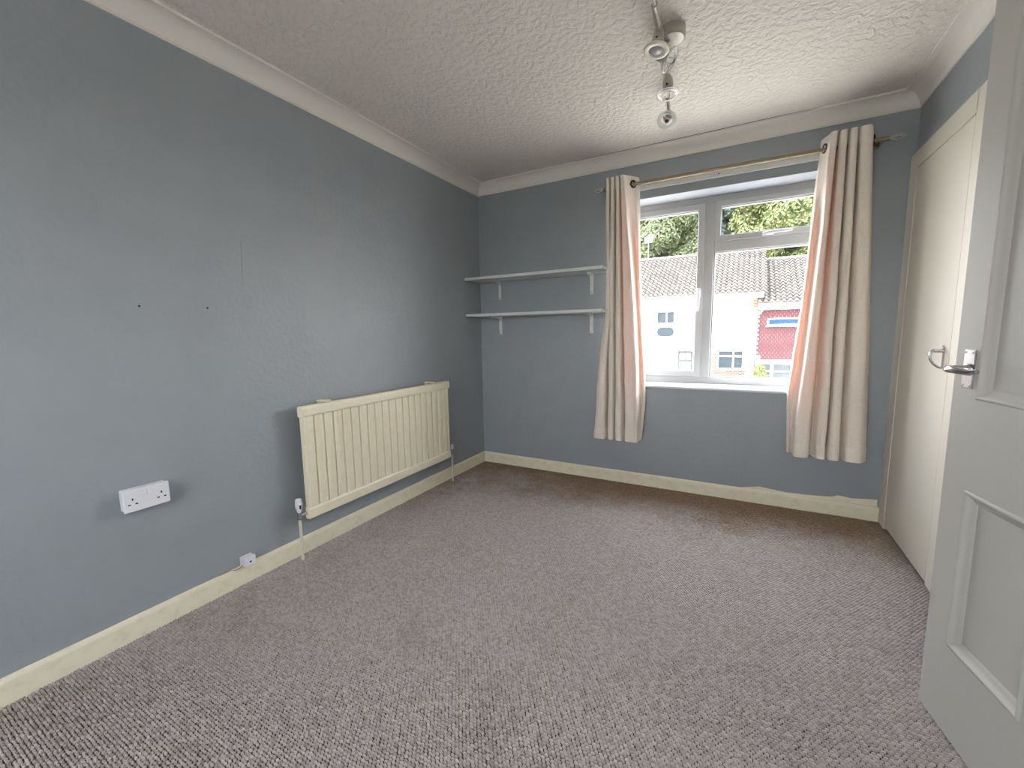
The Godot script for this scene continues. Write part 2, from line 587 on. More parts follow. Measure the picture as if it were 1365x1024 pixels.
# ---------------------------------------------------------------- window
func frame_rect(st: SurfaceTool, x0: float, x1: float, y0: float, y1: float, w: float, z0: float, z1: float, b := 0.005) -> void:
	# four mitred bars: each a trapezium pushed back, with a chamfer to the room
	var o := [Vector2(x0, y0), Vector2(x1, y0), Vector2(x1, y1), Vector2(x0, y1)]
	var n := [Vector2(x0 + w, y0 + w), Vector2(x1 - w, y0 + w), Vector2(x1 - w, y1 - w), Vector2(x0 + w, y1 - w)]
	var ins := [Vector2(b, b), Vector2(-b, b), Vector2(-b, -b), Vector2(b, -b)]
	for i in 4:
		var j := (i + 1) % 4
		var v := func(p: Vector2, z: float) -> Vector3: return Vector3(p.x, p.y, z)
		var mid: Vector2 = (o[i] + o[j]) * 0.5
		var dir: Vector2 = (mid - (Vector2(x0 + x1, y0 + y1) * 0.5)).normalized()
		if i % 2 == 0: dir = Vector2(0, -1 if i == 0 else 1)
		else: dir = Vector2(1 if i == 1 else -1, 0)
		var dz := Vector3(dir.x, dir.y, 0)
		var oi: Vector2 = o[i] + ins[i]
		var oj: Vector2 = o[j] + ins[j]
		var ni: Vector2 = n[i] - ins[i]
		var nj: Vector2 = n[j] - ins[j]
		face(st, [v.call(oi, z1), v.call(oj, z1), v.call(nj, z1), v.call(ni, z1)], Vector3(0, 0, 1))
		face(st, [v.call(o[i], z1 - b), v.call(o[j], z1 - b), v.call(oj, z1), v.call(oi, z1)], dz + Vector3(0, 0, 1))
		face(st, [v.call(n[i], z1 - b), v.call(n[j], z1 - b), v.call(nj, z1), v.call(ni, z1)], -dz + Vector3(0, 0, 1))
		face(st, [v.call(o[i], z0), v.call(o[j], z0), v.call(o[j], z1 - b), v.call(o[i], z1 - b)], dz)
		face(st, [v.call(n[i], z0), v.call(n[j], z0), v.call(n[j], z1 - b), v.call(n[i], z1 - b)], -dz)
		face(st, [v.call(o[i], z0), v.call(o[j], z0), v.call(n[j], z0), v.call(n[i], z0)], Vector3(0, 0, -1))

func pane(x0: float, x1: float, y0: float, y1: float, z: float, parent: Node, m: Material) -> void:
	var st := sb()
	face(st, [Vector3(x0, y0, z), Vector3(x1, y0, z), Vector3(x1, y1, z), Vector3(x0, y1, z)], Vector3(0, 0, 1))
	obj("glass_pane", st, m, parent)

func window_handle(parent: Node, at: Vector3, turn: float) -> void:
	# rounded base and a cranked lever that runs along +x before the turn
	var t := Transform3D(Basis(Vector3(0, 0, 1), turn), at)
	var st := sb()
	bx(st, Vector3(0, 0, 0.006), Vector3(0.07, 0.026, 0.012), 0.005, t)
	lathe(st, [Vector2(0.0, 0.03), Vector2(0.010, 0.03), Vector2(0.0125, 0.026), Vector2(0.0125, 0.0)], 14, t * Transform3D(Basis(Vector3(1, 0, 0), PI / 2), Vector3(0, 0, 0.0)))
	var h := obj("handle", st, M.plastic, parent)
	st = sb()
	tube(st, [t * Vector3(-0.012, 0, 0.031), t * Vector3(0.02, 0, 0.036), t * Vector3(0.06, 0, 0.041), t * Vector3(0.11, 0, 0.041), t * Vector3(0.132, 0, 0.036)], [0.009, 0.011, 0.009, 0.009, 0.006], 10)
	obj("lever", st, M.plastic, h)

func window() -> void:
	var w := thing("window_1", "white plastic double glazed window with side casement and top light", "window", Vector3.ZERO, "", "structure")
	var st := sb()
	# outer frame, mullion and transom
	frame_rect(st, WX0, WX1, WY0 + 0.01, WY1, 0.05, FZ - 0.07, FZ, 0.004)
	obj("frame", st, M.upvc, w)
	st = sb()
	bb(st, 1.768, 1.834, WY0 + 0.058, WY1 - 0.048, FZ - 0.07, FZ, 0.004)
	obj("mullion", st, M.upvc, w)
	st = sb()
	bb(st, 1.834, WX1 - 0.048, 1.704, 1.772, FZ - 0.07, FZ, 0.004)
	obj("transom", st, M.upvc, w)
	# glazing bead of the fixed light
	st = sb()
	frame_rect(st, 1.834, WX1 - 0.05, WY0 + 0.058, 1.706, 0.010, FZ - 0.05, FZ - 0.012, 0.006)
	obj("glazing_bead", st, M.upvc, w)
	# side casement
	st = sb()
	frame_rect(st, WX0 + 0.032, 1.772, 0.816, 2.046, 0.047, FZ - 0.05, FZ + 0.014, 0.005)
	var cs := obj("casement_sash", st, M.upvc, w)
	pane(WX0 + 0.075, 1.729, 0.86, 2.003, FZ - 0.02, cs, M.glass)
	st = sb()
	frame_rect(st, WX0 + 0.0785, 1.7255, 0.8625, 1.9995, 0.003, FZ - 0.018, FZ + 0.002, 0.001)
	obj("gasket", st, M.gasket, cs)
	window_handle(cs, Vector3(1.747, 1.425, FZ + 0.014), -PI / 2)
	# top light
	st = sb()
	frame_rect(st, 1.831, WX1 - 0.046, 1.770, 2.044, 0.042, FZ - 0.05, FZ + 0.014, 0.005)
	var tp := obj("top_light_sash", st, M.upvc, w)
	pane(1.87, WX1 - 0.085, 1.81, 2.005, FZ - 0.02, tp, M.glass)
	st = sb()
	frame_rect(st, 1.8725, WX1 - 0.0875, 1.8115, 2.0025, 0.003, FZ - 0.018, FZ + 0.002, 0.001)
	obj("gasket", st, M.gasket, tp)
	window_handle(tp, Vector3(2.155, 1.79, FZ + 0.014), 0.0)
	pane(1.842, WX1 - 0.058, WY0 + 0.064, 1.70, FZ - 0.03, w, M.glass)
	# plaster lining of the opening
	st = sb()
	bb(st, WX0 - 0.002, WX1 + 0.002, WY1 - 0.003, WY1 + 0.01, FZ - 0.02, -0.0015)
	bb(st, WX0 - 0.01, WX0 + 0.003, WY0, WY1, FZ - 0.02, -0.0015)
	bb(st, WX1 - 0.003, WX1 + 0.01, WY0, WY1, FZ - 0.02, -0.0015)
	obj("reveal", st, M.reveal, w)
	# sill board
	st = sb()
	bb(st, WX0 - 0.03, WX1 + 0.03, WY0 - 0.008, WY0 + 0.014, -0.001, 0.026, 0.008)
	bb(st, WX0, WX1, WY0 - 0.008, WY0 + 0.014, FZ - 0.02, 0.006)
	obj("sill", st, M.sill, w)

	fill_window()

func fill_window() -> void:  # added window, out of view, brightens the room from behind
	var w := thing("window_2", "white framed window added behind the photographer to fill the room with light", "window", Vector3.ZERO, "", "structure")
	var st := sb()
	frame_rect(st, RX0, RX1, RY0, RY1, 0.05, D + 0.06, D + 0.13, 0.004)
	obj("frame", st, M.upvc, w)
	st = sb()
	bb(st, 1.37, 1.43, RY0 + 0.048, RY1 - 0.048, D + 0.065, D + 0.125, 0.004)
	obj("mullion", st, M.upvc, w)
	pane(RX0 + 0.045, 1.375, RY0 + 0.045, RY1 - 0.045, D + 0.095, w, M.glass)
	pane(1.425, RX1 - 0.045, RY0 + 0.045, RY1 - 0.045, D + 0.095, w, M.glass)
	st = sb()
	bb(st, RX0 - 0.03, RX1 + 0.03, RY0 - 0.02, RY0 + 0.002, D - 0.03, D + 0.08, 0.006)
	obj("sill", st, M.sill, w)

# ---------------------------------------------------------------- doors
func closet() -> void:
	var xf := W - 0.022
	var d := thing("door_2", "cream painted built-in cupboard door in its plain frame", "cupboard door", Vector3(W, 0, 0.45), "", "structure")
	var o := Vector3(-W, 0, -0.45)
	var st := sb()
	bb(st, xf, W, 0.0, 2.075, 0.004, 0.115, 0.003)      # left jamb
	bb(st, xf, W, 0.012, 2.075, 0.748, 0.90, 0.003)   # right jamb
	bb(st, xf, W, 1.985, 2.075, 0.10, 0.76, 0.003)    # head
	var f := obj("frame", st, M.closet, d)
	f.position = o
	st = sb()
	bb(st, xf + 0.002, W - 0.002, 0.022, 1.981, 0.118, 0.743, 0.002)
	f = obj("panel", st, M.closet, d)
	f.position = o
	st = sb()
	bb(st, W - 0.003, W, 0.0, 0.022, 0.115, 0.748)  # dark strip standing in for the shade in the gap under the door
	f = obj("under_door_shade", st, M.dark, d)
	f.position = o
	# D shaped pull: a plate, a straight back and a bow
	st = sb()
	var y0 := 0.985
	var zc := 0.690
	bx(st, Vector3(xf, y0 + 0.040, zc), Vector3(0.006, 0.092, 0.013), 0.002)
	bx(st, Vector3(xf - 0.018, y0 + 0.070, zc), Vector3(0.036, 0.014, 0.012), 0.004)
	tube(st, [Vector3(xf - 0.032, y0 + 0.072, zc), Vector3(xf - 0.040, y0 + 0.066, zc), Vector3(xf - 0.044, y0 + 0.050, zc), Vector3(xf - 0.041, y0 + 0.032, zc), Vector3(xf - 0.030, y0 + 0.013, zc), Vector3(xf - 0.014, y0 - 0.001, zc), Vector3(xf, y0 - 0.004, zc)], [0.006, 0.006, 0.0055, 0.005, 0.005, 0.0045, 0.005], 10)
	lathe(st, [Vector2(0, 0.008), Vector2(0.005, 0.005), Vector2(0.004, 0.0)], 10, Transform3D(Basis(), Vector3(xf - 0.004, y0 + 0.086, zc)))
	f = obj("handle", st, M.chrome, d)
	f.position = o
	f.set_meta("label", "chrome D shaped pull handle")

func room_door() -> void:
	# leaf frame of axes: s along the leaf from its free edge, y up, n out of the visible face
	var d := thing("door_1", "white four panel room door standing open beside the cupboard", "door", Vector3(2.567, 0, 1.5286), "", "structure")
	var dir := Vector3(0.1773, 0, 0.9841)
	var n := Vector3(-0.9841, 0, 0.1773)
	d.transform.basis = Basis(dir, Vector3.UP, n)    # x = s, y = up, z = n
	var ht := 1.995
	var wd := 0.757
	var y0 := 0.010
	var th := 0.038
	var st := sb()
	var px := [[0.0985, 0.340], [0.417, 0.6585]]
	var py := [[0.268, 0.716], [0.970, 1.885]]
	# stiles and rails
	bb(st, 0, px[0][0], y0, ht, -th, 0)
	bb(st, px[1][1], wd, y0, ht, -th, 0)
	bb(st, px[0][0], px[1][1], y0, py[0][0], -th, 0)
	bb(st, px[0][0], px[1][1], py[0][1], py[1][0], -th, 0)
	bb(st, px[0][0], px[1][1], py[1][1], ht, -th, 0)
	for r in py:
		bb(st, px[0][1], px[1][0], r[0], r[1], -th, 0)
	obj("leaf_frame", st, M.door, d)
	for a in px:
		for r in py:
			st = sb()
			bb(st, a[0], a[1], r[0], r[1], -th + 0.012, -0.012)
			var pn := obj("panel", st, M.door, d)
			# ogee bead round the panel: mitred sweep
			st = sb()
			var prof := [Vector2(-0.004, 0.0), Vector2(-0.003, 0.004), Vector2(0.002, 0.006), Vector2(0.006, 0.004), Vector2(0.009, -0.001), Vector2(0.016, -0.006), Vector2(0.022, -0.008), Vector2(0.027, -0.012)]
			var cn := [Vector2(a[0], r[0]), Vector2(a[1], r[0]), Vector2(a[1], r[1]), Vector2(a[0], r[1])]
			var inn := [Vector2(1, 1), Vector2(-1, 1), Vector2(-1, -1), Vector2(1, -1)]
			for i in 4:
				var j := (i + 1) % 4
				st.set_smooth_group(10 + i)
				for k in prof.size() - 1:
					var q := []
					for e in [[i, k], [j, k], [j, k + 1], [i, k + 1]]:
						var pp: Vector2 = cn[e[0]] + inn[e[0]] * prof[e[1]].x
						q.append(Vector3(pp.x, pp.y, prof[e[1]].y))
					var in2: Vector2 = [Vector2(0, 1), Vector2(-1, 0), Vector2(0, -1), Vector2(1, 0)][i]
					var dp: Vector2 = prof[k + 1] - prof[k]
					face(st, q, Vector3(-in2.x * dp.y, -in2.y * dp.y, dp.x))
			st.set_smooth_group(-1)
			obj("moulding", st, M.door, pn)
	# lever handle on a square plate
	st = sb()
	bb(st, 0.037, 0.079, 0.992, 1.097, 0, 0.005, 0.002)
	var plate := obj("handle", st, M.chrome, d)
	plate.set_meta("label", "chrome lever handle on a plain back plate")
	for q in [Vector2(0.044, 1.089), Vector2(0.072, 1.089), Vector2(0.044, 1.0), Vector2(0.072, 1.0)]:
		st = sb()
		lathe(st, [Vector2(0, 0.0022), Vector2(0.0025, 0.0018), Vector2(0.0035, 0)], 10, Transform3D(Basis(Vector3(1, 0, 0), PI / 2), Vector3(q.x, q.y, 0.005)))
		obj("screw", st, M.chrome, plate)
	st = sb()
	lathe(st, [Vector2(0.0, 0.032), Vector2(0.010, 0.032), Vector2(0.010, 0.008), Vector2(0.014, 0.004), Vector2(0.014, 0.0)], 14, Transform3D(Basis(Vector3(1, 0, 0), PI / 2), Vector3(0.060, 1.045, 0.005)))
	tube(st, [Vector3(0.058, 1.045, 0.005), Vector3(0.058, 1.045, 0.036), Vector3(0.060, 1.045, 0.046), Vector3(0.068, 1.045, 0.052), Vector3(0.085, 1.046, 0.054), Vector3(0.115, 1.044, 0.053), Vector3(0.145, 1.042, 0.050), Vector3(0.165, 1.046, 0.046)], [0.009, 0.009, 0.0095, 0.010, 0.0105, 0.009, 0.0075, 0.006], 12)
	obj("lever", st, M.chrome, plate)

# ---------------------------------------------------------------- radiator
func radiator() -> void:
	var z0 := 0.625
	var z1 := 1.835
	var r := thing("radiator", "long cream panel radiator with fluted front on the grey left wall", "radiator", Vector3(0, 0, 1.23))
	var off := Vector3(0, 0, -1.23)
	# fluted steel panel: outline in (z, x) pushed up
	var st := sb()
	var prof := []
	var cnt := 20
	var p := (z1 - z0 - 0.02) / cnt
	prof.append(Vector2(z0, 0.062)); prof.append(Vector2(z0, 0.088))
	prof.append(Vector2(z0 + 0.01, 0.088))
	for i in cnt:
		var a := z0 + 0.01 + p * i
		prof.append(Vector2(a + 0.002, 0.076))
		prof.append(Vector2(a + 0.007, 0.076))
		prof.append(Vector2(a + 0.010, 0.0868))
		prof.append(Vector2(a + 0.030, 0.0872))
		prof.append(Vector2(a + 0.036, 0.0905))
		prof.append(Vector2(a + 0.046, 0.0905))
		prof.append(Vector2(a + 0.052, 0.0872))
		prof.append(Vector2(a + p, 0.087))
	prof.append(Vector2(z1, 0.088)); prof.append(Vector2(z1, 0.062))
	for i in prof.size() - 1:
		var a: Vector2 = prof[i]
		var b: Vector2 = prof[i + 1]
		var dn := Vector3(b.x - a.x, 0, -(b.y - a.y))
		face(st, [Vector3(a.y, 0.225, a.x), Vector3(b.y, 0.225, b.x), Vector3(b.y, 0.79, b.x), Vector3(a.y, 0.79, a.x)], dn)
	face(st, [Vector3(0.062, 0.225, z0), Vector3(0.062, 0.225, z1), Vector3(0.062, 0.79, z1), Vector3(0.062, 0.79, z0)], Vector3(-1, 0, 0))
	var o := obj("fluted_panel", st, M.radiator, r)
	o.position = off
	# rolled top and bottom channels
	st = sb()
	var top := PackedVector2Array([Vector2(0.058, 0.750), Vector2(0.090, 0.750), Vector2(0.0965, 0.754), Vector2(0.0985, 0.762), Vector2(0.0985, 0.792), Vector2(0.096, 0.801), Vector2(0.090, 0.806), Vector2(0.068, 0.806), Vector2(0.060, 0.800), Vector2(0.057, 0.790)])
	var r0 := []; var r1 := []
	for q in top:
		r0.append(Vector3(q.x, q.y, z0 - 0.006)); r1.append(Vector3(q.x, q.y, z1 + 0.006))
	loft(st, r0, r1, top)
	o = obj("top_rail", st, M.radiator, r)
	o.position = off
	st = sb()
	var bot := PackedVector2Array([Vector2(0.060, 0.208), Vector2(0.090, 0.208), Vector2(0.094, 0.212), Vector2(0.094, 0.258), Vector2(0.0905, 0.266), Vector2(0.060, 0.268)])
	r0 = []; r1 = []
	for q in bot:
		r0.append(Vector3(q.x, q.y, z0 - 0.003)); r1.append(Vector3(q.x, q.y, z1 + 0.003))
	loft(st, r0, r1, bot)
	o = obj("bottom_rail", st, M.radiator, r)
	o.position = off
	# wall brackets
	for z in [0.775, 1.665]:
		st = sb()
		bb(st, 0.0, 0.058, 0.25, 0.27, z - 0.015, z + 0.015)
		bb(st, 0.0, 0.006, 0.25, 0.815, z - 0.015, z + 0.015)
		bb(st, 0.0, 0.075, 0.806, 0.814, z - 0.022, z + 0.022, 0.002)
		o = obj("bracket", st, M.radiator, r)
		o.position = off
	# valves and pipes
	for k in 2:
		var z: float = 1.878 if k == 0 else 0.572
		var zr: float = z1 if k == 0 else z0
		st = sb()
		tube(st, [Vector3(0.066, 0.0, z), Vector3(0.066, 0.222, z)], 0.0075, 10)
		var pp := obj("pipe", st, M.pipe, r)
		pp.position = off
		st = sb()
		tube(st, [Vector3(0.066, 0.238, z), Vector3(0.066, 0.238, (z + zr) * 0.5), Vector3(0.066, 0.238, zr)], [0.010, 0.013, 0.010], 10)
		lathe(st, [Vector2(0.0, -0.02), Vector2(0.012, -0.02), Vector2(0.012, -0.008), Vector2(0.010, -0.006), Vector2(0.010, 0.004), Vector2(0.012, 0.006), Vector2(0.012, 0.02), Vector2(0.0, 0.02)], 12, Transform3D(Basis(), Vector3(0.066, 0.238, z)), false)
		o = obj("valve", st, M.chrome, r)
		o.position = off
		st = sb()
		if k == 0:
			lathe(st, [Vector2(0.010, 0.0), Vector2(0.012, 0.012), Vector2(0.018, 0.034), Vector2(0.0185, 0.05), Vector2(0.0165, 0.055), Vector2(0.0165, 0.068), Vector2(0.012, 0.074), Vector2(0.0, 0.075)], 10, Transform3D(Basis(), Vector3(0.066, 0.255, z)), false)
		else:
			lathe(st, [Vector2(0.010, 0.0), Vector2(0.013, 0.01), Vector2(0.013, 0.035), Vector2(0.009, 0.045), Vector2(0.0, 0.047)], 12, Transform3D(Basis(), Vector3(0.066, 0.255, z)))
		o = obj("valve_cap", st, M.plastic, r)
		o.position = off
		if k == 0:
			st = sb()
			bx(st, Vector3(0.084, 0.29, z + 0.004), Vector3(0.006, 0.02, 0.008), 0.001)
			o = obj("cap_mark", st, M.dark, r)
			o.position = off

# ---------------------------------------------------------------- sockets
func sockets() -> void:
	var s := thing("double_socket", "white double power socket on the grey left wall", "socket", Vector3(0, 0.5535, 2.476))
	var st := sb()
	bb(st, 0, 0.034, -0.041, 0.041, -0.069, 0.069, 0.003)
	obj("back_box", st, M.plastic, s)
	st = sb()
	bb(st, 0.034, 0.044, -0.043, 0.043, -0.0725, 0.0725, 0.003)
	var pl := obj("face_plate", st, M.plastic, s)
	# z grows to the left in the picture
	for k in [1.0, -1.0]:
		var c: float = 0.045 * k
		for hole in [[Vector3(0.0443, 0.006, c), Vector3(0.0016, 0.008, 0.0045)], [Vector3(0.0443, -0.013, c + 0.011), Vector3(0.0016, 0.0045, 0.0075)], [Vector3(0.0443, -0.013, c - 0.011), Vector3(0.0016, 0.0045, 0.0075)]]:
			st = sb()
			bx(st, hole[0], hole[1])
			obj("pin_hole", st, M.black, pl)
		st = sb()
		var t := Transform3D(Basis(Vector3(0, 0, 1), 0.14), Vector3(0.0455, 0.024, 0.0075 * k))
		bx(st, Vector3.ZERO, Vector3(0.006, 0.022, 0.0135), 0.0015, t)
		obj("switch", st, M.plastic, s)
	for z in [0.019, -0.019]:
		st = sb()
		lathe(st, [Vector2(0, 0.001), Vector2(0.002, 0.0008), Vector2(0.003, 0)], 8, Transform3D(Basis(Vector3(0, 0, 1), -PI / 2), Vector3(0.044, 0.0, z * 3.3)))
		obj("screw_cap", st, M.plastic, s)
	var f := thing("telephone_socket", "small white telephone socket sitting on the skirting board", "socket", Vector3(0.0, 0.1085, 2.125))
	st = sb()
	bb(st, 0, 0.044, -0.022, 0.024, -0.026, 0.026, 0.003)
	obj("box", st, M.plastic, f)
	st = sb()
	bx(st, Vector3(0.0443, 0.0, 0.0), Vector3(0.0012, 0.007, 0.009))
	obj("jack_hole", st, M.dark, f)
	st = sb()
	tube(st, [Vector3(0.025, -0.012, 0.026), Vector3(0.027, -0.014, 0.034), Vector3(0.024, -0.019, 0.045), Vector3(0.012, -0.0235, 0.056), Vector3(0.006, -0.0205, 0.07), Vector3(0.004, -0.018, 0.12)], 0.0022, 6)
	obj("cable", st, mat(rgb(176, 158, 128), 0.5), f)

# ---------------------------------------------------------------- shelves
func shelves() -> void:
	for k in 2:
		var top := 1.616 if k == 0 else 1.3205
		var s := thing("wall_shelf", "upper white wall shelf in the corner beside the curtain" if k == 0 else "lower white wall shelf in the corner below the other shelf", "shelf", Vector3(0.6, top, 0.0), "corner wall shelves")
		var x1 := 1.163
		var st := sb()
		bb(st, 0.002 - 0.6, x1 - 0.6, -0.022, 0, 0.002, 0.240, 0.002)
		obj("board", st, M.shelf, s)
		for x in [0.205, 1.012]:
			# pressed steel angle with a rounded elbow
			var pr := PackedVector2Array()
			pr.append(Vector2(0.0, -0.172)); pr.append(Vector2(0.004, -0.172)); pr.append(Vector2(0.013, -0.155))
			pr.append(Vector2(0.013, -0.062))
			for i in 6:
				var a := PI / 2 * i / 5.0
				pr.append(Vector2(0.043 - 0.030 * cos(a), -0.062 + 0.027 * sin(a)))
			pr.append(Vector2(0.135, -0.033)); pr.append(Vector2(0.150, -0.026)); pr.append(Vector2(0.150, -0.022)); pr.append(Vector2(0.0, -0.022))
			st = sb()
			var t := Transform3D(Basis(Vector3(0, 0, 1), Vector3(0, 1, 0), Vector3(-1, 0, 0)), Vector3(x - 0.6 + 0.012, 0, 0.0))
			slab(st, pr, t, 0.024)
			var b := obj("bracket", st, M.white_paint, s)
			for y in [-0.155, -0.10]:
				st = sb()
				lathe(st, [Vector2(0, 0.0015), Vector2(0.0028, 0.001), Vector2(0.0038, 0)], 8, Transform3D(Basis(Vector3(1, 0, 0), PI / 2), Vector3(x - 0.6, y, 0.013 if y > -0.15 else 0.0125)))
				obj("screw", st, M.satin, b)

# ---------------------------------------------------------------- curtains
# cloth seen from above as points (x, z) at the top and at the hem, joined by a smooth line
func at_height(t: Array, y: float) -> float:
	# t: pairs of height and x, from the top down
	for i in t.size() - 1:
		if y >= t[i + 1].x:
			return lerpf(t[i].y, t[i + 1].y, clampf((t[i].x - y) / (t[i].x - t[i + 1].x), 0.0, 1.0))
	return t[-1].y

func curtain(label: String, top: Array, hem: Array, ytop: float, yhem: float, lead: Array, front: Array, wall: Array, lead_first: bool) -> Node3D:
	var c := thing("curtain", label, "curtain", Vector3(top[top.size() / 2].x, yhem, 0.09), "pair of cream eyelet curtains")
	var rows := 44
	var sub := 9
	var nc := (top.size() - 1) * sub + 1
	var g := []
	var wob := FastNoiseLite.new()
	wob.frequency = 2.2; wob.seed = 11
	for i in rows + 1:
		var v := float(i) / rows
		var y := lerpf(ytop, yhem, v)
		var pts := []
		var last := top.size() - 1
		for k in top.size():
			var w := pow(v, 0.85)
			var p: Vector2 = top[k].lerp(hem[k], w)
			p.x += 0.005 * wob.get_noise_2d(k * 3.1, y * 1.3) * smoothstep(0.1, 0.5, v)
			p.y += 0.008 * wob.get_noise_2d(k * 2.7 + 50.0, y * 1.1) * smoothstep(0.1, 0.5, v)
			pts.append(p)
		# the leading edge, the return panel and the first pleat follow their own lines
		var xl := at_height(lead, y)
		var xf := at_height(front, y)
		var sg := 1.0 if lead_first else -1.0
		var own := [Vector2(xl, 0.036), Vector2(xl + sg * 0.009, 0.060), Vector2(lerpf(xl, xf, 0.62), 0.044), Vector2(xf + sg * 0.0005, 0.085), Vector2(xf + sg * 0.006, 0.144)]
		# the stiff header runs straight from the pole to the front
		var stiff := [Vector2(xl, 0.024), Vector2(lerpf(xl, xf, 0.35) - sg * 0.004, 0.06), Vector2(lerpf(xl, xf, 0.8) + sg * 0.002, 0.115), Vector2(xf, 0.140), Vector2(xf + sg * 0.006, 0.144)]
		for m in own.size():
			own[m] = own[m].lerp(stiff[m], smoothstep(1.75, 2.06, y))
		for m in own.size():
			pts[m if lead_first else last - m] = own[m]
		# the wall side is pushed off by the shelf ends
		var xw := at_height(wall, y)
		var shift: float = xw - (pts[last].x if lead_first else pts[0].x)
		for m in 4:
			var q := last - m if lead_first else m
			pts[q].x += shift * (1.0 - m / 4.0)
		var row := []
		for k in pts.size() - 1:
			var p0: Vector2 = pts[maxi(k - 1, 0)]
			var p3: Vector2 = pts[mini(k + 2, pts.size() - 1)]
			for s in sub:
				var q: Vector2 = pts[k].cubic_interpolate(pts[k + 1], p0, p3, float(s) / sub)
				row.append(Vector3(q.x, y, q.y))
		row.append(Vector3(pts[-1].x, y, pts[-1].y))
		# the leading hem puckers
		for m in 3:
			var at := m if lead_first else row.size() - 1 - m
			row[at].z += 0.0025 * sin(y * 230.0 + m) * (1.0 - m / 3.0)
		g.append(row)
	var st := sb()
	var u := c.position
	st.set_smooth_group(4)
	for i in rows:
		for k in nc - 1:
			var a: Vector3 = g[i][k] - u
			var b: Vector3 = g[i][k + 1] - u
			var d: Vector3 = g[i + 1][k + 1] - u
			var f: Vector3 = g[i + 1][k] - u
			st.add_vertex(a); st.add_vertex(b); st.add_vertex(d)
			st.add_vertex(a); st.add_vertex(d); st.add_vertex(f)
	obj("cloth", st, M.curtain, c)
	# lining added to block window light behind the pleats, short of the leading edge
	st = sb()
	st.set_smooth_group(6)
	for i in rows - 2:
		var c0 := 4 * sub + 3 if lead_first else 0
		var c1 := nc - 1 if lead_first else nc - 1 - 4 * sub - 3
		for m in 12:
			var q := []
			for e in [[i, m], [i, m + 1], [i + 1, m + 1], [i + 1, m]]:
				var a: Vector3 = g[e[0]][c0]
				var b: Vector3 = g[e[0]][c1]
				var x := lerpf(a.x, b.x, e[1] / 12.0)
				q.append(Vector3(x, a.y, 0.036 + 0.006 * sin(e[1] * 2.1)) - u)
			st.add_vertex(q[0]); st.add_vertex(q[1]); st.add_vertex(q[2])
			st.add_vertex(q[0]); st.add_vertex(q[2]); st.add_vertex(q[3])
	obj("lining", st, M.lining, c)
	# the leading edge is turned over double
	st = sb()
	st.set_smooth_group(7)
	var h0 := 0 if lead_first else nc - 1 - 9
	for i in rows:
		for k in range(h0, h0 + 9):
			var q := []
			for e in [[i, k], [i, k + 1], [i + 1, k + 1], [i + 1, k]]:
				var kk: int = e[1]
				var tg: Vector3 = g[e[0]][mini(kk + 1, nc - 1)] - g[e[0]][maxi(kk - 1, 0)]
				q.append(g[e[0]][kk] + Vector3(-tg.z, 0, tg.x).normalized() * 0.0018 - u)
			st.add_vertex(q[0]); st.add_vertex(q[1]); st.add_vertex(q[2])
			st.add_vertex(q[0]); st.add_vertex(q[2]); st.add_vertex(q[3])
	obj("leading_hem", st, M.hem, c)
	# turned hems: header band, foot and leading edge stitched double
	for part in 2:
		st = sb()
		st.set_smooth_group(5)
		var i0 := 0 if part == 0 else rows - 2
		var i1 := 2 if part == 0 else rows
		for i in range(i0, i1):
			for k in nc - 1:
				var q := []
				for e in [[i, k], [i, k + 1], [i + 1, k + 1], [i + 1, k]]:
					var kk: int = e[1]
					var tg: Vector3 = g[e[0]][mini(kk + 1, nc - 1)] - g[e[0]][maxi(kk - 1, 0)]
					var nn := Vector3(-tg.z, 0, tg.x).normalized()
					q.append(g[e[0]][kk] + nn * 0.0016 - u)
				st.add_vertex(q[0]); st.add_vertex(q[1]); st.add_vertex(q[2])
				st.add_vertex(q[0]); st.add_vertex(q[2]); st.add_vertex(q[3])
		obj("header_band" if part == 0 else "foot_hem", st, M.hem, c)
	return c

func eyelet(parent: Node3D, at: Vector3, normal: Vector3) -> void:
	var st := sb()
	var y := normal.normalized()
	var x := y.cross(Vector3.UP).normalized()
	var t := Transform3D(Basis(x, y, x.cross(y)), at - parent.position)
	lathe(st, [Vector2(0.018, -0.003), Vector2(0.018, 0.003), Vector2(0.021, 0.0045), Vector2(0.026, 0.003), Vector2(0.026, -0.003), Vector2(0.021, -0.0045), Vector2(0.018, -0.003)], 18, t)
	obj("eyelet", st, M.dark, parent)

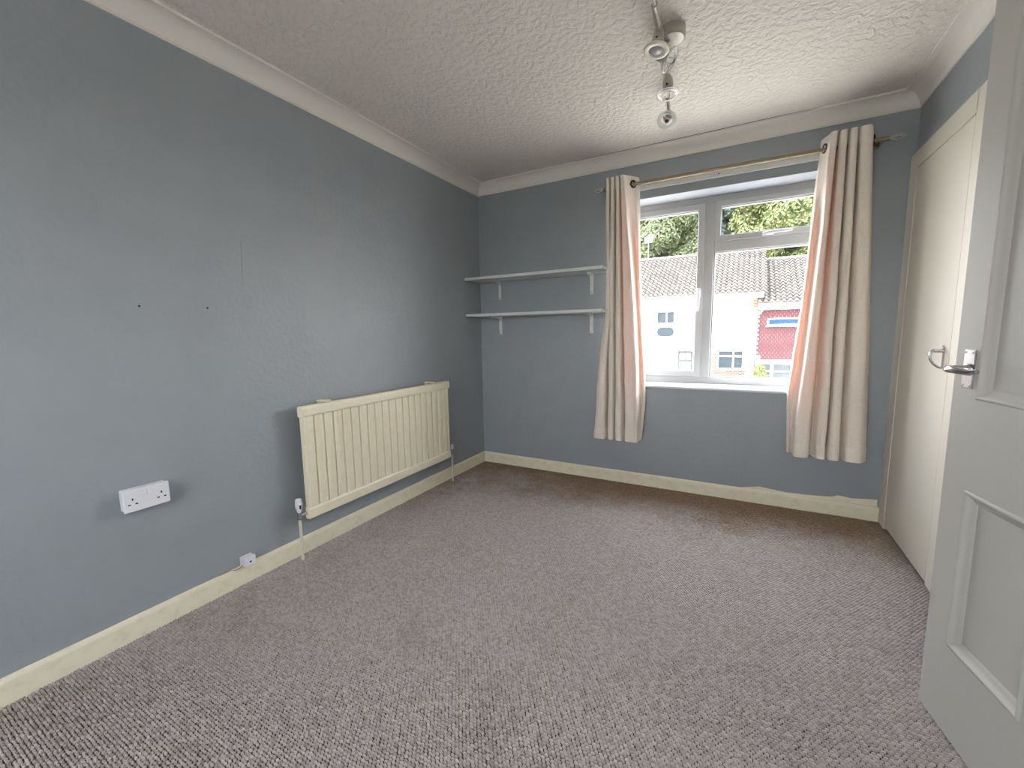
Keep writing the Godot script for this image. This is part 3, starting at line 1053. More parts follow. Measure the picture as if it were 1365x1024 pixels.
func curtains() -> void:
	var V := func(a: Array) -> Array:
		var o := []
		for p in a: o.append(Vector2(p[0], p[1]))
		return o
	# left curtain: wall side first, window side last
	var ltop: Array = V.call([[1.147, .070], [1.152, .128], [1.170, .134], [1.176, .058], [1.183, .128], [1.204, .134], [1.210, .058], [1.217, .128], [1.236, .134], [1.242, .058], [1.249, .130], [1.26, .140], [1.27, .144], [1.275, .14], [1.32, .09], [1.34, .05], [1.352, .022]])
	var lhem: Array = V.call([[1.073, .065], [1.078, .128], [1.150, .134], [1.166, .055], [1.182, .125], [1.220, .132], [1.232, .050], [1.240, .125], [1.284, .132], [1.306, .055], [1.316, .130], [1.38, .14], [1.395, .144], [1.405, .14], [1.40, .10], [1.40, .06], [1.39, .022]])
	var llead: Array = V.call([[2.24, 1.352], [2.115, 1.361], [1.711, 1.375], [1.215, 1.401], [0.911, 1.427], [0.624, 1.433], [0.36, 1.410]])
	var lfront: Array = V.call([[2.24, 1.275], [2.096, 1.290], [1.698, 1.333], [1.313, 1.364], [0.919, 1.389], [0.591, 1.401], [0.371, 1.405]])
	var lwall: Array = V.call([[2.24, 1.147], [1.90, 1.147], [1.62, 1.166], [1.30, 1.162], [1.0, 1.116], [0.693, 1.090], [0.366, 1.073]])
	var lc := curtain("cream eyelet curtain hanging between the shelves and the window", ltop, lhem, 2.222, 0.358, llead, lfront, lwall, false)
	eyelet(lc, Vector3(1.328, 2.168, 0.082), Vector3(0.78, 0, 0.5))
	eyelet(lc, Vector3(1.143, 2.170, 0.090), Vector3(-0.9, 0, 0.3))
	# right curtain: window side first
	var rtop: Array = V.call([[2.380, .022], [2.39, .06], [2.405, .11], [2.417, .14], [2.423, .144], [2.446, .142], [2.454, .060], [2.462, .132], [2.490, .136], [2.498, .060], [2.506, .132], [2.534, .136], [2.542, .060], [2.551, .132], [2.594, .136], [2.612, .075]])
	var rhem: Array = V.call([[2.314, .022], [2.32, .06], [2.33, .11], [2.340, .14], [2.346, .144], [2.408, .142], [2.432, .060], [2.458, .128], [2.498, .136], [2.508, .052], [2.520, .130], [2.562, .138], [2.580, .055], [2.602, .130], [2.662, .138], [2.700, .075]])
	var rlead: Array = V.call([[2.24, 2.388], [2.159, 2.385], [1.949, 2.371], [1.775, 2.364], [1.325, 2.343], [0.979, 2.314], [0.76, 2.298], [0.396, 2.314]])
	var rfront: Array = V.call([[2.24, 2.420], [2.099, 2.410], [1.721, 2.403], [1.391, 2.388], [0.939, 2.366], [0.616, 2.343], [0.386, 2.340]])
	var rwall: Array = V.call([[2.24, 2.612], [1.57, 2.648], [0.983, 2.678], [0.385, 2.702]])
	var rc := curtain("cream eyelet curtain hanging between the window and the cupboard", rtop, rhem, 2.235, 0.380, rlead, rfront, rwall, true)
	eyelet(rc, Vector3(2.399, 2.172, 0.085), Vector3(-1.0, 0, 0.3))
	eyelet(rc, Vector3(2.615, 2.172, 0.088), Vector3(0.9, 0, 0.3))
	# pole and its glass-like finials
	var p := thing("curtain_pole", "thin brass coloured curtain pole above the window", "curtain pole", Vector3(1.92, 2.163, 0.09))
	var st := sb()
	tube(st, [Vector3(-0.80, 0, 0), Vector3(0.0, 0.002, 0), Vector3(0.76, 0, 0)], 0.0115, 14)
	obj("pole", st, M.brass, p)
	for s in [-1.0, 1.0]:
		var x: float = -0.80 if s < 0 else 0.76
		st = sb()
		# a twisted leaf
		for w in 3:
			var pts := []
			var rr := []
			for i in 9:
				var a := i / 8.0
				var ph := w * TAU / 3.0 + a * 2.6
				var rad := 0.013 * sin(PI * a)
				pts.append(Vector3(x + s * 0.07 * a, rad * cos(ph), rad * sin(ph)))
				rr.append(0.0042 * (1.0 - 0.7 * a))
			tube(st, pts, rr, 6)
		obj("finial", st, mat(rgb(206, 198, 178), 0.35), p)
	for x in [-0.77, 0.72]:
		st = sb()
		tube(st, [Vector3(x, 0, -0.09), Vector3(x, 0, -0.012)], 0.007, 8)
		lathe(st, [Vector2(0, 0.006), Vector2(0.016, 0.006), Vector2(0.02, 0)], 12, Transform3D(Basis(Vector3(1, 0, 0), PI / 2), Vector3(x, 0, -0.09)))
		obj("bracket", st, M.brass, p)

# ---------------------------------------------------------------- ceiling spotlights
func spotlights() -> void:
	var t := thing("spotlight_bar", "beige ceiling spotlight bar with four clear glass ringed lamps", "ceiling light", Vector3(1.70, H, 1.15))
	var o := -t.position
	var put := func(called: String, st: SurfaceTool, m: Material, parent: Node) -> MeshInstance3D:
		var n := obj(called, st, m, parent)
		if parent == t: n.position = o
		return n
	var st := sb()
	lathe(st, [Vector2(0, H - 0.042), Vector2(0.046, H - 0.042), Vector2(0.052, H - 0.037), Vector2(0.052, H)], 26, Transform3D(Basis(), Vector3(1.725, 0, 1.165)), false)
	put.call("ceiling_rose", st, M.lamp, t)
	st = sb()
	tube(st, [Vector3(1.712, 2.345, 1.62), Vector3(1.70, 2.345, 1.40)], 0.0075, 10)
	tube(st, [Vector3(1.70, 2.345, 1.42), Vector3(1.694, 2.345, 1.31)], 0.012, 10)
	tube(st, [Vector3(1.694, 2.345, 1.31), Vector3(1.635, 2.345, 0.62)], 0.0085, 10)
	tube(st, [Vector3(1.715, 2.36, 1.165), Vector3(1.686, 2.345, 1.165)], 0.009, 8)
	put.call("bar", st, M.lamp, t)
	# heads: joint on the bar, centre of the glass ring, aim
	var heads := [
		[Vector3(1.694, 2.345, 1.31), Vector3(1.683, 2.275, 1.271), Vector3(-0.10, -0.98, 0.12)],
		[Vector3(1.688, 2.345, 1.17), Vector3(1.717, 2.290, 1.153), Vector3(0.74, -0.60, 0.05)],
		[Vector3(1.668, 2.345, 1.01), Vector3(1.686, 2.235, 0.994), Vector3(0.03, -0.99, 0.08)],
		[Vector3(1.637, 2.345, 0.66), Vector3(1.637, 2.260, 0.692), Vector3(0.02, -0.72, 0.62)]]
	for k in 4:
		var h: Array = heads[k]
		var aim: Vector3 = h[2].normalized()
		var y := -aim
		var x := y.cross(Vector3(0, 0, 1)).normalized()
		var f := Transform3D(Basis(x, y, x.cross(y)), h[1])     # y runs back along the lamp
		st = sb()
		lathe(st, [Vector2(0.010, 0.018), Vector2(0.021, 0.020), Vector2(0.023, 0.040), Vector2(0.022, 0.058), Vector2(0.018, 0.075), Vector2(0.010, 0.090), Vector2(0.003, 0.096), Vector2(0, 0.0965)], 18, f)
		if k == 0:
			lathe(st, [Vector2(0.0, 0.006), Vector2(0.026, 0.006), Vector2(0.030, 0.012), Vector2(0.026, 0.03), Vector2(0.017, 0.045)], 22, f)
		var hd: MeshInstance3D = put.call("lamp_head", st, M.lamp, t)
		st = sb()
		tube(st, [h[0], (h[0] + f * Vector3(0, 0.06, 0)) * 0.5 + Vector3(0, 0.004, 0), f * Vector3(0, 0.055, 0)], [0.008, 0.007, 0.008], 8)
		obj("knuckle", st, M.lamp, hd)
		st = sb()
		lathe(st, [Vector2(0, 0.006), Vector2(0.0045, 0.005), Vector2(0.005, 0.0)], 8, Transform3D(Basis(x, f.basis.z, -y), f * Vector3(0, 0.034, 0.021)))
		obj("grub_screw", st, M.dark, hd)
		# glass ring
		st = sb()
		lathe(st, [Vector2(0.029, -0.004), Vector2(0.029, 0.004), Vector2(0.042, 0.0045), Vector2(0.0485, 0.003), Vector2(0.050, 0.0), Vector2(0.0485, -0.003), Vector2(0.042, -0.0045), Vector2(0.029, -0.004)], 32, f)
		obj("glass_ring", st, M.ring_glass if k > 0 else M.ring_frosted, hd)
		st = sb()
		if k == 0:
			lathe(st, [Vector2(0, -0.004), Vector2(0.024, -0.003), Vector2(0.028, 0.002), Vector2(0.028, 0.008)], 22, f)
			obj("bulb", st, mat(rgb(176, 172, 176), 0.3), hd)
		else:
			lathe(st, [Vector2(0, -0.022), Vector2(0.006, -0.0205), Vector2(0.010, -0.015), Vector2(0.0115, -0.006), Vector2(0.010, 0.006), Vector2(0.009, 0.016)], 16, f)
			obj("bulb", st, M.solid_glass, hd)
			for a in 3:
				st = sb()
				var w := TAU * a / 3.0
				tube(st, [f * Vector3(0.014 * cos(w), 0.014, 0.014 * sin(w)), f * Vector3(0.031 * cos(w), 0.006, 0.031 * sin(w)), f * Vector3(0.034 * cos(w), -0.005, 0.034 * sin(w))], 0.0016, 6)
				obj("ring_clip", st, M.chrome, hd)

# ---------------------------------------------------------------- outside
func outside() -> void:
	var st := sb()
	bb(st, -60, 60, GROUND - 0.3, GROUND, -80, 60)
	tag(obj("ground", st, M.asphalt), "paved street between the houses", "street", "", "structure")
	# our own house front, seen from nowhere but standing there: the wall below the room
	st = sb()
	bb(st, -3, 7, GROUND, -0.2, -0.3, 5)
	tag(obj("wall_lower_storey", st, M.mortar), "lower storey wall of the house with the bedroom", "wall", "", "structure")
	white_house()
	red_house()
	aerials()
	trees()
	shrub()

# a slope of interlocking pantiles: real waves and stepped courses, one joined mesh
func pantiles(x0: float, x1: float, ye: float, ze: float, yr: float, zr: float, cw: float, courses: int, cols: Array, sd: int) -> SurfaceTool:
	var st := SurfaceTool.new()
	st.begin(Mesh.PRIMITIVE_TRIANGLES)
	var lr := RandomNumberGenerator.new()
	lr.seed = sd
	var up := Vector3(0, yr - ye, zr - ze)
	var n := Vector3(0, -(zr - ze), yr - ye).normalized()
	if n.y < 0: n = -n
	var seg := 6
	var nx := int(ceil((x1 - x0) / cw))
	var wave := [-0.03, 0.05, 0.085, 0.075, 0.03, -0.03, -0.03]
	for c in courses:
		var a := float(c) / courses
		var b := float(c + 1) / courses
		for i in nx:
			var col: Color = cols[lr.randi() % cols.size()]
			col = col * lr.randf_range(0.9, 1.08)
			var lift := lr.randf_range(0.0, 0.012)
			st.set_smooth_group(-1)
			for s in seg:
				var xa := x0 + (i + float(s) / seg) * cw
				var xb := x0 + (i + float(s + 1) / seg) * cw
				var w0: float = wave[s]
				var w1: float = wave[s + 1]
				var p := func(x: float, v: float, hgt: float) -> Vector3:
					return Vector3(x, ye, ze) + up * v + n * hgt
				var q := [p.call(xa, a, w0 + 0.055 + lift), p.call(xb, a, w1 + 0.055 + lift), p.call(xb, b, w1), p.call(xa, b, w0)]
				st.set_color(col)
				face(st, q, n)
				st.set_color(col)
				face(st, [p.call(xa, a, w0 - 0.05), p.call(xb, a, w1 - 0.05), q[1], q[0]], -up)
	return st

func bricks(x0: float, x1: float, y0: float, y1: float, z: float, sd: int) -> SurfaceTool:
	var st := SurfaceTool.new()
	st.begin(Mesh.PRIMITIVE_TRIANGLES)
	var lr := RandomNumberGenerator.new()
	lr.seed = sd
	var y := y0
	var r := 0
	while y < y1 - 0.03:
		var x := x0 - (0.11 if r % 2 else 0.0)
		while x < x1 - 0.02:
			var a := maxf(x, x0)
			var b := minf(x + 0.215, x1)
			if b - a > 0.03:
				var k := lr.randf_range(0.8, 1.15)
				st.set_color(Color(0.13 * k, 0.055 * k, 0.033 * k))
				bb(st, a, b, y, y + 0.065, z - 0.05, z + lr.randf_range(0.006, 0.012))
			x += 0.225
		y += 0.075
		r += 1
	return st

func house_window(parent: Node, x0: float, x1: float, y0: float, y1: float, z: float, cols: Array, rows: Array, m: Material) -> void:
	# cols and rows: shares of the width and height, each cell a pane
	var st := sb()
	var fw := 0.055
	frame_rect(st, x0, x1, y0, y1, fw, z - 0.06, z + 0.03, 0.008)
	var xs := [x0 + fw]
	var acc := 0.0
	for c in cols:
		acc += c
		xs.append(lerpf(x0 + fw, x1 - fw, acc))
	for i in range(1, xs.size() - 1):
		bb(st, xs[i] - 0.03, xs[i] + 0.03, y0 + fw, y1 - fw, z - 0.05, z + 0.025)
	var ys := [y0 + fw]
	acc = 0.0
	for c in rows:
		acc += c
		ys.append(lerpf(y0 + fw, y1 - fw, acc))
	for i in range(1, ys.size() - 1):
		bb(st, x0 + fw, x1 - fw, ys[i] - 0.03, ys[i] + 0.03, z - 0.05, z + 0.025)
	bb(st, x0 - 0.06, x1 + 0.06, y0 - 0.06, y0, z - 0.02, z + 0.08, 0.01)
	var w := obj("window", st, M.house_white, parent)
	for i in xs.size() - 1:
		for j in ys.size() - 1:
			st = sb()
			bb(st, xs[i], xs[i + 1], ys[j], ys[j + 1], z - 0.035, z - 0.028)
			obj("pane", st, m, w)

func white_house() -> void:
	var h := thing("house", "white rendered house with pale pantiled roof across the street", "house", Vector3(-3, GROUND, FACADE))
	var k := Node3D.new()          # parts are given in world places
	var off := -h.position
	k.free()
	var st := sb()
	var z := FACADE
	bb(st, -9.0, 2.46, GROUND, 2.98, z - 8.5, z)
	# gable top under the roof
	for x in [[-9.0, -8.8], [2.26, 2.46]]:
		var tri3 := PackedVector2Array([Vector2(z, 2.9), Vector2(z - 4.25, 5.66), Vector2(z - 8.5, 2.9)])
		var r0 := []; var r1 := []
		for p in tri3:
			r0.append(Vector3(x[0], p.y, p.x)); r1.append(Vector3(x[1], p.y, p.x))
		loft(st, r0, r1, tri3)
	var o := obj("wall", st, M.render, h); o.position = off
	var cols := [ Color(0.0477, 0.0400, 0.0304), Color(0.0541, 0.0450, 0.0368), Color(0.0435, 0.0360, 0.0276), Color(0.0583, 0.0510, 0.0414)]
	st = pantiles(-9.3, 2.88, 2.99, z + 0.28, 5.80, z - 4.25, 0.262, 15, cols, 3)
	o = obj("roof_tiles", st, M.tiles, h); o.position = off; stuff(o)
	st = pantiles(-9.3, 2.88, 2.99, z - 8.8, 5.80, z - 4.25, 0.262, 15, cols, 4)
	o = obj("roof_tiles", st, M.tiles, h); o.position = off; stuff(o)
	st = sb()
	var px := -9.3
	while px < 2.85:
		tube(st, [Vector3(px, 5.80, z - 4.25), Vector3(minf(px + 0.44, 2.88), 5.80, z - 4.25)], [0.10, 0.115], 10)
		px += 0.44
	o = obj("ridge_tiles", st, mat(rgb(96, 88, 80), 0.8), h); o.position = off
	st = sb()
	bb(st, -9.2, 2.90, 2.78, 2.99, z + 0.16, z + 0.20)
	bb(st, -9.2, 2.90, 2.76, 2.80, z, z + 0.2)
	tube(st, [Vector3(-9.2, 2.95, z + 0.26), Vector3(2.90, 2.95, z + 0.26)], 0.055, 10)
	o = obj("gutter", st, M.house_white, h); o.position = off
	# verge board of the gable
	for s in [[z + 0.25, z - 4.25], [z - 8.75, z - 4.25]]:
		var d := Vector3(0, 5.74 - 2.93, s[1] - s[0])
		var l := d.length()
		var t := Transform3D(Basis(Vector3(1, 0, 0), d.normalized().cross(Vector3(1, 0, 0)) * -1.0, d.normalized()), Vector3(2.86, 2.93, s[0]) + d * 0.5)
		st = sb()
		bx(st, Vector3.ZERO, Vector3(0.04, 0.14, l), 0.0, t)
		o = obj("verge_board", st, M.house_white, h); o.position = off
	# corner pier of bricks
	st = sb()
	bb(st, 2.46, 2.64, GROUND, 2.74, z - 8.4, z)
	o = obj("brick_pier", st, M.mortar, h); o.position = off
	var bp := o
	o = obj("bricks", bricks(2.46, 2.65, GROUND, 2.72, z, 5), M.tiles, bp); stuff(o)
	st = sb()
	bb(st, 2.30, 2.44, 2.40, 2.62, z, z + 0.12, 0.01)
	o = obj("vent_box", st, mat(rgb(96, 66, 48), 0.7), h); o.position = off
	# brick apron round the lower window
	o = obj("bricks", bricks(0.66, 2.24, GROUND, -0.98, z + 0.02, 6), M.tiles, h); o.position = off; stuff(o)
	o = obj("bricks", bricks(0.66, 0.86, -0.95, -0.08, z + 0.02, 8), M.tiles, h); o.position = off; stuff(o)
	var hw := Node3D.new()
	hw.name = "windows"
	hw.free()
	house_window_at(h, off, 0.90, 2.14, -0.95, 0.05, z + 0.07, [0.62, 0.38], [0.72, 0.28])
	house_window_at(h, off, -2.30, -1.30, 1.52, 2.24, z + 0.06, [0.55, 0.45], [1.0])
	house_window_at(h, off, -5.6, -3.9, 1.0, 2.3, z + 0.06, [0.5, 0.5], [0.7, 0.3])
	# low oval light under the upper window
	st = sb()
	var ov := PackedVector2Array()
	for i in 24:
		var a := TAU * i / 24.0
		ov.append(Vector2(-1.81 + 0.46 * signf(cos(a)) * pow(absf(cos(a)), 0.6), 1.08 + 0.27 * signf(sin(a)) * pow(absf(sin(a)), 0.7)))
	slab(st, ov, Transform3D(Basis(), Vector3(0, 0, z)), 0.03)
	o = obj("oval_pane", st, M.house_glass, h); o.position = off
	st = sb()
	bb(st, -2.35, -1.05, 2.55, 2.62, z, z + 0.22, 0.01)
	o = obj("window_hood", st, mat(rgb(84, 84, 82), 0.6), h); o.position = off
	# front door with canopy
	st = sb()
	bb(st, -1.10, -0.34, GROUND, 0.0, z, z + 0.03)
	o = obj("door", st, mat(rgb(46, 48, 50), 0.5), h); o.position = off
	var door := o
	for c in [[-1.0, -0.74], [-0.68, -0.44]]:
		for r in [[-0.46, -0.10], [-1.35, -0.60], [-1.98, -1.45]]:
			st = sb()
			bb(st, c[0], c[1], r[0], r[1], z + 0.02, z + 0.05, 0.01)
			obj("door_panel", st, M.house_white, door)
	st = sb()
	bb(st, -1.55, 0.42, 0.06, 0.14, z, z + 0.8, 0.01)
	o = obj("door_canopy", st, M.house_white, h); o.position = off
	st = sb()
	slab(st, PackedVector2Array([Vector2(0, 0), Vector2(0.7, 0.06), Vector2(0.7, 0), Vector2(0, -0.5)]), Transform3D(Basis(Vector3(0, 0, 1), Vector3(0, 1, 0), Vector3(-1, 0, 0)), Vector3(-1.32, 0.04, z)), 0.05)
	o = obj("canopy_bracket", st, M.house_white, h); o.position = off
	st = sb()
	slab(st, PackedVector2Array([Vector2(0, 0), Vector2(0.7, 0.06), Vector2(0.7, 0), Vector2(0, -0.5)]), Transform3D(Basis(Vector3(0, 0, 1), Vector3(0, 1, 0), Vector3(-1, 0, 0)), Vector3(0.40, 0.04, z)), 0.05)
	o = obj("canopy_bracket", st, M.house_white, h); o.position = off
	tag(h, "white rendered house with pale pantiled roof across the street", "house")

func house_window_at(h: Node, off: Vector3, x0: float, x1: float, y0: float, y1: float, z: float, cols: Array, rows: Array) -> void:
	house_window(h, x0, x1, y0, y1, z, cols, rows, M.house_glass)
	(h.get_child(h.get_child_count() - 1) as Node3D).position = off

func red_house() -> void:
	var z := FACADE - 0.05
	var h := thing("house", "red tile hung house with white framed porch next to the white one", "house", Vector3(5, GROUND, FACADE))
	var off := -h.position
	var st := sb()
	bb(st, 2.64, 9.5, GROUND, 2.2, z - 8.3, z)
	for x in [[9.3, 9.5]]:
		var tri3 := PackedVector2Array([Vector2(z, 2.2), Vector2(z - 4.2, 5.0), Vector2(z - 8.4, 2.2)])
		var r0 := []; var r1 := []
		for p in tri3:
			r0.append(Vector3(x[0], p.y, p.x)); r1.append(Vector3(x[1], p.y, p.x))
		loft(st, r0, r1, tri3)
	var o := obj("wall", st, M.mortar, h); o.position = off
	var cols := [Color(0.0477, 0.0400, 0.0313), Color(0.0572, 0.0470, 0.0386), Color(0.0403, 0.0340, 0.0294), Color(0.0615, 0.0540, 0.0451)]
	st = pantiles(2.62, 9.7, 2.42, z + 0.30, 5.16, z - 4.0, 0.262, 15, cols, 13)
	o = obj("roof_tiles", st, M.tiles, h); o.position = off; stuff(o)
	st = pantiles(2.62, 9.7, 2.42, z - 8.4, 5.16, z - 4.0, 0.262, 15, cols, 14)
	o = obj("roof_tiles", st, M.tiles, h); o.position = off; stuff(o)
	st = sb()
	var px := 2.64
	while px < 9.6:
		tube(st, [Vector3(px, 5.15, z - 4.0), Vector3(px + 0.44, 5.15, z - 4.0)], [0.10, 0.115], 10)
		px += 0.44
	o = obj("ridge_tiles", st, mat(rgb(90, 82, 76), 0.8), h); o.position = off
	st = sb()
	bb(st, 2.66, 9.6, 2.14, 2.40, z + 0.16, z + 0.20)
	bb(st, 2.66, 9.6, 2.12, 2.16, z, z + 0.2)
	tube(st, [Vector3(2.66, 2.38, z + 0.26), Vector3(9.6, 2.38, z + 0.26)], 0.055, 10)
	o = obj("gutter", st, M.house_white, h); o.position = off
	st = sb()
	tube(st, [Vector3(2.86, 2.36, z + 0.26), Vector3(2.86, 2.1, z + 0.2), Vector3(2.78, 1.95, z + 0.08), Vector3(2.56, 1.80, z + 0.10), Vector3(2.56, GROUND, z + 0.10)], 0.04, 8)
	o = obj("downpipe", st, M.house_white, h); o.position = off
	# hung clay tiles: plain and arrow-headed courses
	st = SurfaceTool.new()
	st.begin(Mesh.PRIMITIVE_TRIANGLES)
	var lr := RandomNumberGenerator.new()
	lr.seed = 20
	var ch := 0.114
	var cw := 0.165
	var r := 0
	var y := -0.46
	while y < 2.12:
		var x := 2.68 + (cw * 0.5 if r % 2 else 0.0)
		var club := (r / 4) % 2 == 0
		while x < 9.4:
			var kk := lr.randf_range(0.82, 1.15)
			st.set_color(Color(0.043 * kk, 0.0075 * kk, 0.0092 * kk))
			var pl: PackedVector2Array
			if club:
				pl = PackedVector2Array([Vector2(x + 0.004, y + ch + 0.03), Vector2(x + 0.004, y + 0.05), Vector2(x + cw * 0.5, y - 0.012), Vector2(x + cw - 0.004, y + 0.05), Vector2(x + cw - 0.004, y + ch + 0.03)])
			else:
				pl = PackedVector2Array([Vector2(x + 0.003, y + ch + 0.03), Vector2(x + 0.003, y), Vector2(x + cw - 0.003, y), Vector2(x + cw - 0.003, y + ch + 0.03)])
			var tilt := 0.10 + lr.randf_range(-0.02, 0.03)
			var fr := []
			for p in pl:
				fr.append(Vector3(p.x, p.y, z + 0.012 + (y + ch + 0.03 - p.y) * tilt))
			st.set_smooth_group(-1)
			face(st, fr, Vector3(0, 0, 1))
			for i in range(1, fr.size() - 1):
				if i + 1 < fr.size():
					face(st, [fr[i], fr[i + 1], fr[i + 1] - Vector3(0, 0, 0.02), fr[i] - Vector3(0, 0, 0.02)], Vector3(0, -1, 0))
			x += cw
		y += ch
		r += 1
	o = obj("hung_tiles", st, M.tiles, h); o.position = off; stuff(o)
	# narrow upper window
	house_window(h, 3.12, 4.75, 1.32, 1.68, z + 0.06, [1.0], [1.0], M.house_blue)
	(h.get_child(h.get_child_count() - 1) as Node3D).position = off
	# glazed porch
	st = sb()
	bb(st, 2.84, 7.0, -0.56, -0.42, z, z + 0.35, 0.01)
	o = obj("porch_beam", st, M.house_white, h); o.position = off
	st = sb()
	bb(st, 2.70, 2.86, GROUND, -0.20, z, z + 0.30, 0.01)
	o = obj("porch_post", st, M.house_white, h); o.position = off
	st = sb()
	bb(st, 4.30, 4.42, GROUND, -0.30, z, z + 0.34, 0.01)
	o = obj("porch_post", st, M.house_white, h); o.position = off
	house_window(h, 2.87, 3.40, GROUND + 0.1, -0.57, z + 0.25, [1.0], [0.72, 0.28], M.net)
	(h.get_child(h.get_child_count() - 1) as Node3D).position = off
	house_window(h, 3.42, 4.30, GROUND + 0.1, -0.57, z + 0.25, [1.0], [0.72, 0.28], M.net)
	(h.get_child(h.get_child_count() - 1) as Node3D).position = off
	house_window(h, 4.44, 6.9, GROUND + 0.1, -0.57, z + 0.25, [0.33, 0.34, 0.33], [0.72, 0.28], M.net)
	(h.get_child(h.get_child_count() - 1) as Node3D).position = off
	# leaded glazing bars in the two upper lights
	for x in [[2.94, 3.34], [3.49, 4.24]]:
		var n := 4 if x[1] < 3.4 else 7
		for i in n:
			var a := lerpf(x[0], x[1], float(i) / n)
			var b := lerpf(x[0], x[1], float(i + 1) / n)
			st = sb()
			tube(st, [Vector3(a, -0.97, z + 0.235), Vector3((a + b) * 0.5, -0.66, z + 0.235), Vector3(b, -0.97, z + 0.235)], 0.012, 4)
			o = obj("leaded_bar", st, M.dark, h); o.position = off

func aerials() -> void:
	var z := FACADE - 4.0
	var a := thing("tv_aerial", "tall television aerial standing on the white house roof", "aerial", Vector3(-3.62, 5.6, z))
	var st := sb()
	tube(st, [Vector3(0, 0, 0), Vector3(0, 1.75, 0)], 0.03, 8)
	obj("mast", st, M.aerial, a)
	st = sb()
	tube(st, [Vector3(-0.1, 1.55, -0.5), Vector3(0.35, 1.6, 0.6)], 0.022, 6)
	for i in 8:
		var p := Vector3(-0.1, 1.55, -0.5).lerp(Vector3(0.35, 1.6, 0.6), i / 7.0)
		tube(st, [p + Vector3(-0.26, 0.02, 0.1), p + Vector3(0.26, -0.02, -0.1)], 0.012, 5)
	bx(st, Vector3(-0.1, 1.55, -0.5), Vector3(0.5, 0.42, 0.02))
	obj("yagi_array", st, M.aerial, a)
	var b := thing("roof_aerial", "short bent aerial near the right end of the white roof", "aerial", Vector3(2.28, 5.30, z + 0.55))
	st = sb()
	tube(st, [Vector3(0, -0.05, 0), Vector3(0, 0.55, 0)], 0.035, 8)
	obj("mast", st, M.dark, b)
	st = sb()
	tube(st, [Vector3(-0.16, 0.02, 0.1), Vector3(0.12, 0.02, 0.05), Vector3(0.55, 0.22, 0.0)], 0.03, 6)
	for i in 4:
		var p := Vector3(0.15 + 0.12 * i, 0.05 + 0.05 * i, 0.03)
		tube(st, [p + Vector3(-0.03, 0.09, 0), p + Vector3(0.03, -0.09, 0)], 0.014, 5)
	obj("boom", st, M.dark, b)

func leaf_mesh() -> ArrayMesh:
	# a spray of five folded leaves
	var st := SurfaceTool.new()
	st.begin(Mesh.PRIMITIVE_TRIANGLES)
	st.set_smooth_group(-1)
	for i in 5:
		var t := Transform3D(Basis(Vector3.UP, TAU * i / 5.0 + 0.3 * i) * Basis(Vector3(1, 0, 0), 0.35 + 0.2 * (i % 3)), Vector3(0, 0.08 * (i % 3), 0))
		var p := [t * Vector3(0, 0, 0.05), t * Vector3(-0.2, 0.07, 0.5), t * Vector3(0, 0.0, 1.0), t * Vector3(0.2, 0.07, 0.5)]
		face(st, [p[0], p[1], p[2]], Vector3.UP)
		face(st, [p[0], p[2], p[3]], Vector3.UP)
	st.generate_normals()
	return st.commit()

func crown(parent: Node3D, blobs: Array, count: int, size: float, cols: Array, sd: int, lm: Mesh) -> void:
	var lr := RandomNumberGenerator.new()
	lr.seed = sd
	var n := FastNoiseLite.new()
	n.seed = sd; n.frequency = 0.55; n.fractal_octaves = 3
	var mm := MultiMesh.new()
	mm.transform_format = MultiMesh.TRANSFORM_3D
	mm.use_colors = true
	mm.mesh = lm
	mm.instance_count = count
	var core := sb()
	for b in blobs:
		var s := Transform3D(Basis.from_scale(Vector3.ONE * b[1] * 0.80), b[0])
		var pr := []
		for i in 9:
			var a := -PI / 2 + PI * i / 8.0
			pr.append(Vector2(cos(a), sin(a)))
		lathe(core, pr, 12, s)
	for i in count:
		var b: Array = blobs[lr.randi() % blobs.size()]
		var d := Vector3(lr.randfn(), lr.randfn() * 0.9 + 0.15, lr.randfn() + 0.35).normalized()
		var lump := n.get_noise_3dv((b[0] + d * b[1]) * 1.0)
		var rad: float = b[1] * (0.90 + 0.22 * lump + lr.randf_range(-0.08, 0.08))
		var p: Vector3 = b[0] + d * rad
		var up := (d + Vector3(lr.randf_range(-0.6, 0.6), lr.randf_range(0.0, 0.8), lr.randf_range(-0.6, 0.6))).normalized()
		var x := up.cross(Vector3(lr.randf_range(-1, 1), lr.randf_range(-1, 1), lr.randf_range(-1, 1))).normalized()
		var sc := size * lr.randf_range(0.7, 1.3)
		mm.set_instance_transform(i, Transform3D(Basis(x * sc, up * sc, x.cross(up) * sc), p))
		var c: Color = cols[lr.randi() % cols.size()]
		c = c * lr.randf_range(0.8, 1.2)
		mm.set_instance_color(i, c)
	obj("crown", core, M.leaf_core, parent)
	var o := MultiMeshInstance3D.new()
	o.name = "leaves"
	o.multimesh = mm
	o.material_override = M.leaf
	parent.add_child(o, true)
	stuff(o)

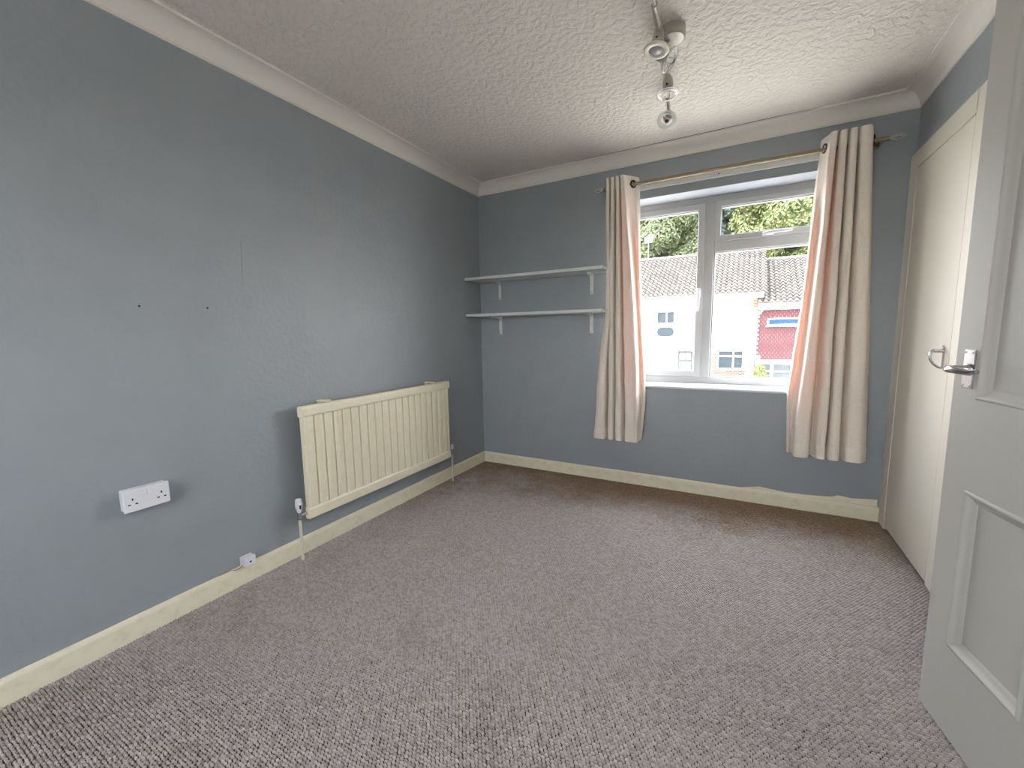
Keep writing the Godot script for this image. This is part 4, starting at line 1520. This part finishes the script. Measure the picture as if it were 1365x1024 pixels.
func trees() -> void:
	var lm := leaf_mesh()
	var yel := [Color(0.085, 0.099, 0.026), Color(0.105, 0.113, 0.032), Color(0.066, 0.085, 0.023)]
	var blu := [Color(0.032, 0.050, 0.030), Color(0.040, 0.061, 0.036), Color(0.025, 0.043, 0.025)]
	var mid := [Color(0.066, 0.082, 0.030), Color(0.080, 0.092, 0.032), Color(0.050, 0.069, 0.026)]
	var spots := [
		[-13.0, -35.0, 15.5, mid, "broad green tree behind the far left end of the white roof"],
		[-4.4, -35.5, 15.5, mid, "leafy green tree above the left part of the white roof, seen through the casement"],
		[4.3, -35.0, 15.5, yel, "bright yellow green tree rising behind the gable end and the red house roof"],
		[13.0, -35.5, 15.5, mid, "broad green tree behind the far right end of the red house"],
		[-9.0, -44.5, 20.0, yel, "tall yellow green tree in the back row behind the white house"],
		[0.2, -44.5, 21.0, blu, "darker bluish green tree in the back row behind the middle of the white roof"],
		[9.2, -44.5, 20.0, mid, "tall green tree in the back row behind the red house"]]
	for i in spots.size():
		var s: Array = spots[i]
		var t := thing("tree", s[4], "tree", Vector3(s[0], GROUND, s[1]))
		var st := sb()
		var hh: float = s[2]
		tube(st, [Vector3.ZERO, Vector3(0.1, hh * 0.3, 0), Vector3(-0.1, hh * 0.6, 0.1)], [0.34, 0.26, 0.14], 10)
		for k in 4:
			var a := TAU * k / 4.0 + i
			tube(st, [Vector3(0.05, hh * 0.35, 0), Vector3(cos(a) * 1.3, hh * 0.5, sin(a) * 1.3)], [0.14, 0.06], 6)
		obj("trunk", st, M.bark, t)
		var blobs := []
		var lr := RandomNumberGenerator.new()
		lr.seed = 100 + i
		for k in 17:
			var a := TAU * k / 17.0 * 5.0
			var v := 0.30 + 0.58 * k / 16.0
			var w := 2.5 * (1.0 - absf(v - 0.55) * 1.1)
			blobs.append([Vector3(cos(a) * w, hh * v, sin(a) * w), lr.randf_range(1.7, 2.1)])
		crown(t, blobs, 8500, 0.38, s[3], 40 + i, lm)

func shrub() -> void:
	var t := thing("shrub", "yellow green shrub growing beside the porch of the red house", "shrub", Vector3(2.95, GROUND, FACADE + 0.75))
	var st := sb()
	for k in 3:
		tube(st, [Vector3(0.05 * k, 0, 0), Vector3(0.12 * (k - 1), 0.9, 0.05 * k)], [0.03, 0.015], 6)
	obj("stem", st, M.bark, t)
	crown(t, [[Vector3(0, 0.85, 0), 0.36], [Vector3(-0.1, 1.2, 0), 0.28], [Vector3(0.2, 0.6, 0.05), 0.3]], 420, 0.12, [Color(0.10, 0.11, 0.03), Color(0.08, 0.095, 0.025)], 77, leaf_mesh())
